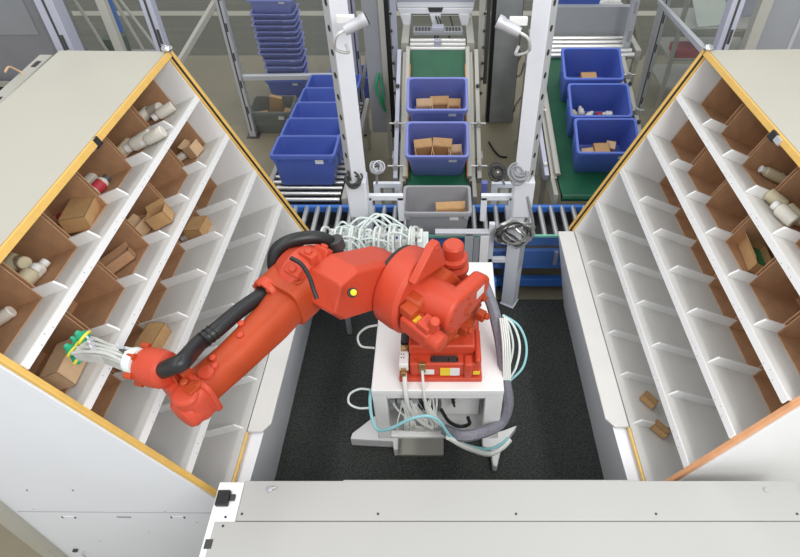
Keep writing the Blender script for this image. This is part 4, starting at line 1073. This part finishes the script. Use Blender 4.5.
def rail(a, b, w, label, mtl=ALU):
    a, b = V(a), V(b); d = b-a; s = d.cross(V((0, 0, 1))).normalized(); u = s.cross(d).normalized()
    o = MB().obox(a-s*w/2-u*w/2, d, s*w, u*w).build('fence_rail', mtl, bevel=.004); return tag(o, label, 'fence rail', 'safety fence rails')
rail((-2.455, 6.9, .82), (-1.06, 6.95, .82), .06, 'level fence rail crossing before the tall blue tote stack')
rail((-2.55, 6.9, 1.72), (-3.2, 6.2, .95), .06, 'sloping brace left of the fence post beside tote stack', ALUG)
rail((2.52, 7.05, 1.67), (1.97, 4.3, 2.30), .045, 'long pale rail from the right fence post towards rack corner', ALU)
rail((2.30, 8.0, 1.75), (3.0, 8.6, .3), .07, 'sloping pale brace behind the right fence post', ALUG)
rail((2.35, 9.0, 2.2), (3.3, 8.7, .9), .06, 'second sloping brace further back at right', ALUG)
rail((2.1, 9.0, 1.85), (3.1, 9.0, 1.85), .09, 'level pale beam far behind the right fence post', ALUG)
def sheet(poly, n, label):
    return tag(MB().prism(poly, n).build('fence_sheet', GLASS), label, 'clear sheet', 'clear safety fence sheets')
sheet([(-2.45, 6.9, .15), (-1.07, 6.95, .15), (-1.07, 6.95, 3.3), (-2.45, 6.9, 3.3)], (0, .006, 0), 'clear fence sheet before the tall blue tote stack')
sheet([(-4.6, 6.9, .15), (-2.56, 6.9, .15), (-2.56, 6.9, 3.3), (-4.6, 6.9, 3.3)], (0, .006, 0), 'clear fence sheet left of the tote stack')
sheet([(2.68, 7.15, .15), (5.2, 7.15, .15), (5.2, 7.15, 3.3), (2.68, 7.15, 3.3)], (0, .006, 0), 'clear fence sheet right of the right fence post')
sheet([(2.04, 4.15, .15), (2.60, 7.08, .15), (2.60, 7.08, 3.3), (2.04, 4.15, 3.3)], (.006, 0, 0), 'clear fence sheet running back from right rack corner')

# frame beam with slots beside the left rack top
t = thing('frame_beam', (-2.72, 3.3, 0), 'greenish grey frame beam with black slots beside left rack top', 'frame beam')
MB().box(-2.80, -2.71, 2.2, 4.0, 2.34, 2.41).build('upper_beam', ALUG, t, bevel=.005)
MB().box(-2.64, -2.60, 2.2, 4.0, 2.20, 2.26).build('lower_beam', ALUG, t, bevel=.005)
m = MB()
for y in (3.86, 3.82, 3.36, 3.32, 2.8): m.box(-2.765, -2.735, y-.012, y+.03, 2.41, 2.414)
m.build('beam_slots', BLACK, t)
MB().box(-2.80, -2.60, 2.2, 4.0, 1.9, 1.92).build('dark_trough', DARK, t)
for y in (2.3, 3.95): MB().box(-2.79, -2.73, y-.03, y+.03, .001, 2.34).build('leg', ALUG, t, bevel=.004)
m = MB()
for y in (2.9, 3.3, 3.62): m.box(-2.72, -2.61, y-.02, y+.02, 2.2, 2.36)
m.build('beam_spacers', ALUG, t)
hp = [at(5, 72, x=-2.8), at(9, 67, x=-2.8), at(17, 70, x=-2.79), at(23, 74, x=-2.77), at(21, 79, h=2.40)]
tag(MB().tube(hp, .007, 8).build('cable', CARDP), 'thin yellow cable hook above the frame beam at left', 'cable')

# grey cabinets and boards far behind on the left
t = thing('grey_cabinet', (-5.2, 7.9, 0), 'hazy grey cabinet at the upper left behind the fence', 'cabinet')
MB().box(-6.6, -5.2, 7.75, 8.5, .30, 2.2).build('cabinet_body', GREYW, t, bevel=.01)
MB().box(-6.6, -5.2, 7.65, 8.5, .15, .30).build('plinth', DARK, t)
m = MB(); m.box(-6.6, -5.15, 7.6, 7.66, .34, .40); m.build('bumper_rail', ALUG, t)
m = MB(); m.box(-6.55, -5.3, 7.742, 7.75, 1.0, 1.6); m.build('door_leaf', GREYDOOR, t)
for y in (7.8, 8.4):
    for x in (-6.5, -5.3): MB().box(x-.04, x+.04, y-.04, y+.04, .001, .15).build('leg', DARK, t)
t = thing('trolley', (-3.7, 8.2, 0), 'pale tubular trolley frame behind the thin fence posts at left', 'trolley')
m = MB(); m.tube([(-4.0, 7.9, 1.3), (-3.75, 7.9, .15)], .025, 8); m.tube([(-3.9, 8.6, 1.4), (-3.2, 8.3, .15)], .025, 8); m.tube([(-3.45, 7.9, 1.3), (-3.2, 7.9, .15)], .025, 8); m.tube([(-4.0, 7.9, 1.2), (-3.45, 7.9, 1.2)], .025, 8); m.build('tube_frame', ALUG, t)
MB().box(-3.95, -3.2, 7.85, 8.5, .13, .19).build('deck', GREYDOOR, t, bevel=.005)
for x in (-3.88, -3.28):
    for y in (7.95, 8.4): MB().cyl((x-.02, y, .065), (x+.02, y, .065), .064).build('wheel', BLACK, t)
m = MB(); m.box(-3.9, -3.6, 8.0, 8.2, .19, .55); m.build('green_box', mat('dull_green_box', (.05, .09, .06), .6), t)
t.location = t.location+V((-1.15, .65, 0))
tag(MB().cyl((-5.6, 10.3, .001), (-5.6, 10.3, 2.6), .06).build('blue_pole', BLUESTEEL), 'narrow blue pole far behind the fence at upper left', 'pole')

# tall stack of nested totes and the grey bin
o_ = tote(BLUED, (-2.23, 8.10, .001), 'deep blue tote at the very bottom of the tall stack', 'tall stack of blue crates'); o_.scale = (.95, 1, .70)
z = .283
for i in range(11):
    h_ = .10 if i < 3 else .076
    o_ = tote(PERI, (-2.225+(.02 if i < 3 else random.uniform(-.008, .008)), 8.10, z), '%s flat blue crate above the bottom tote of tall stack' % ORD[i], 'tall stack of blue crates')
    o_.scale = (.95 if i < 3 else 1, 1, h_/TH_-.004); z += h_
    if i == 2: z += .012
o_ = tote(PERI, (-2.22, 8.10, z), 'open blue tote on top of the tall stack of crates', 'tall stack of blue crates'); o_.scale = (1, 1, .45)
gb = make_tote(GREYD, .58, .46, .33, 'grey_bin'); gb.location = (-2.24, 7.15, .001)
tag(gb, 'dark grey bin on the floor before the tall blue stack', 'bin')
small_carton('cardboard_piece', (-2.24, 7.18, .10), (.16, .05, .42), (18, 14, 0), CARDL, 'tall cardboard piece standing in the dark grey bin', 'scraps in the grey bin', 'cardboard piece', False)
small_carton('cardboard_piece', (-2.36, 7.05, .02), (.14, .12, .16), (0, 0, 20), CARD, 'brown scrap at left in the dark grey bin', 'scraps in the grey bin', 'cardboard piece')
small_carton('cardboard_piece', (-2.08, 7.12, .02), (.16, .14, .15), (0, 0, -20), CARD, 'brown scrap at right in the dark grey bin', 'scraps in the grey bin', 'cardboard piece')
tote(BLUED, (-1.28, 7.95, .001), 'blue tote on the floor beyond the left roller conveyor', 'lower stack of nested totes')
# black cabinet edge and green cable left of the middle conveyor
t = thing('cable_rack', (-.62, 6.4, 0), 'dark cable rack with green wires left of the white hood', 'cable rack')
MB().box(-.66, -.60, 6.35, 6.42, .001, 2.5).build('rack_upright', ALUG, t, bevel=.003)
MB().box(-.60, -.55, 6.36, 6.41, .3, 2.5).build('cable_trunk', BLACK, t, bevel=.003)
MB().box(-.84, -.66, 6.40, 6.44, .35, 2.5).build('side_plate', GREYDOOR, t)
m = MB(); m.tube([(-.70, 6.34, 1.15), (-.74, 6.30, 1.0), (-.70, 6.28, .85), (-.66, 6.3, .7)], .016, 8); m.tube([(-.69, 6.34, 1.1), (-.66, 6.30, .95), (-.68, 6.28, .8)], .012, 8); m.build('green_wire', GREENL, t)
m = MB(); m.tube([(-.6, 6.3, .45), (-.5, 6.28, .4), (-.52, 6.3, .3)], .02, 8); m.build('black_wire', BLACK, t)
rail((-.78, 6.8, 1.6), (-.98, 6.86, .7), .035, 'thin diagonal strut right of the fence post behind left post', ALUG)
# things behind the fence at upper right
t = thing('rack_trolley', (3.7, 7.9, 0), 'shelving trolley with red and white items behind fence at right', 'shelving trolley')
for z in (.3, .7, 1.1): MB().box(3.05, 4.3, 7.6, 8.3, z, z+.04).build('shelf', ALUG, t, bevel=.003)
for x in (3.08, 4.27):
    for y in (7.63, 8.27): MB().box(x-.025, x+.025, y-.025, y+.025, .001, 1.9).build('upright', ALUG, t)
tag(box(3.12, 3.50, 7.62, 7.92, .741, .84).build('red_box', PINK, bevel=.004), 'faded red box on the trolley behind the right fence', 'box')
tag(MB().obox((3.30, 7.62, 1.145), (.45, .10, 0), (-.05, .40, .28), (0, -.004, .006)).build('paper_sheet', PAPER), 'large pale sheet of paper lying on the trolley at right', 'paper')
tag(box(3.7, 4.2, 8.0, 8.3, 1.141, 1.45).build('grey_box', ALUL, bevel=.004), 'lilac grey box on the trolley at upper right', 'box')
t = thing('grey_door', (3.0, 4.6, 0), 'light grey sliding door panel at the upper right corner', 'door panel')
MB().box(2.44, 4.2, 4.55, 4.60, .02, 3.6).build('door_leaf', GREYDOOR, t, bevel=.005)
m = MB(); m.box(2.72, 2.75, 4.545, 4.55, .02, 3.6); m.build('door_fold', ALU, t)
# crates and bed far behind right belt
t = thing('rear_frame', (2.0, 9.0, 0), 'pale steel frame beyond the right belt near the top edge', 'frame')
for x in (1.1, 2.4): MB().box(x-.04, x+.04, 8.9, 8.98, .001, 2.3).build('upright', ALUG, t, bevel=.004)
MB().box(1.1, 2.4, 8.9, 8.98, 1.0, 1.08).build('crossbar', ALUG, t, bevel=.004)

# ---------------------------------------------------------------- light
w = bpy.data.worlds.new('world'); scn.world = w; w.use_nodes = True
w.node_tree.nodes['Background'].inputs[0].default_value = (.94, .97, 1, 1)
w.node_tree.nodes['Background'].inputs[1].default_value = .62
def area(name, loc, sx, sy, power, rot=(0, 0, 0), col=(1, .985, .96)):
    l = bpy.data.lights.new(name, 'AREA'); l.shape = 'RECTANGLE'; l.size = sx; l.size_y = sy; l.energy = power; l.color = col
    o = bpy.data.objects.new(name, l); COL.objects.link(o); o.location = loc; o.rotation_euler = rot
for i, (x, y) in enumerate([(-2.6, 1.2), (2.6, 1.2), (-2.6, 4.6), (2.6, 4.6), (0, 8.2)]):
    area('ceiling_lamp', (x, y, 7.4), .5, 3.2, 34 if y < 6 else 30)
area('ceiling_lamp', (2.6, -1.8, 6.2), 3, 2, 150, (R(38), R(28), 0))
area('ceiling_lamp', (-2.6, -1.8, 6.4), 3, 2, 40, (R(38), R(-28), 0))
scn.view_settings.view_transform = 'Standard'; scn.view_settings.look = 'None'
scn.view_settings.gamma = 1; scn.view_settings.use_curve_mapping = False
scn.view_settings.exposure = .42
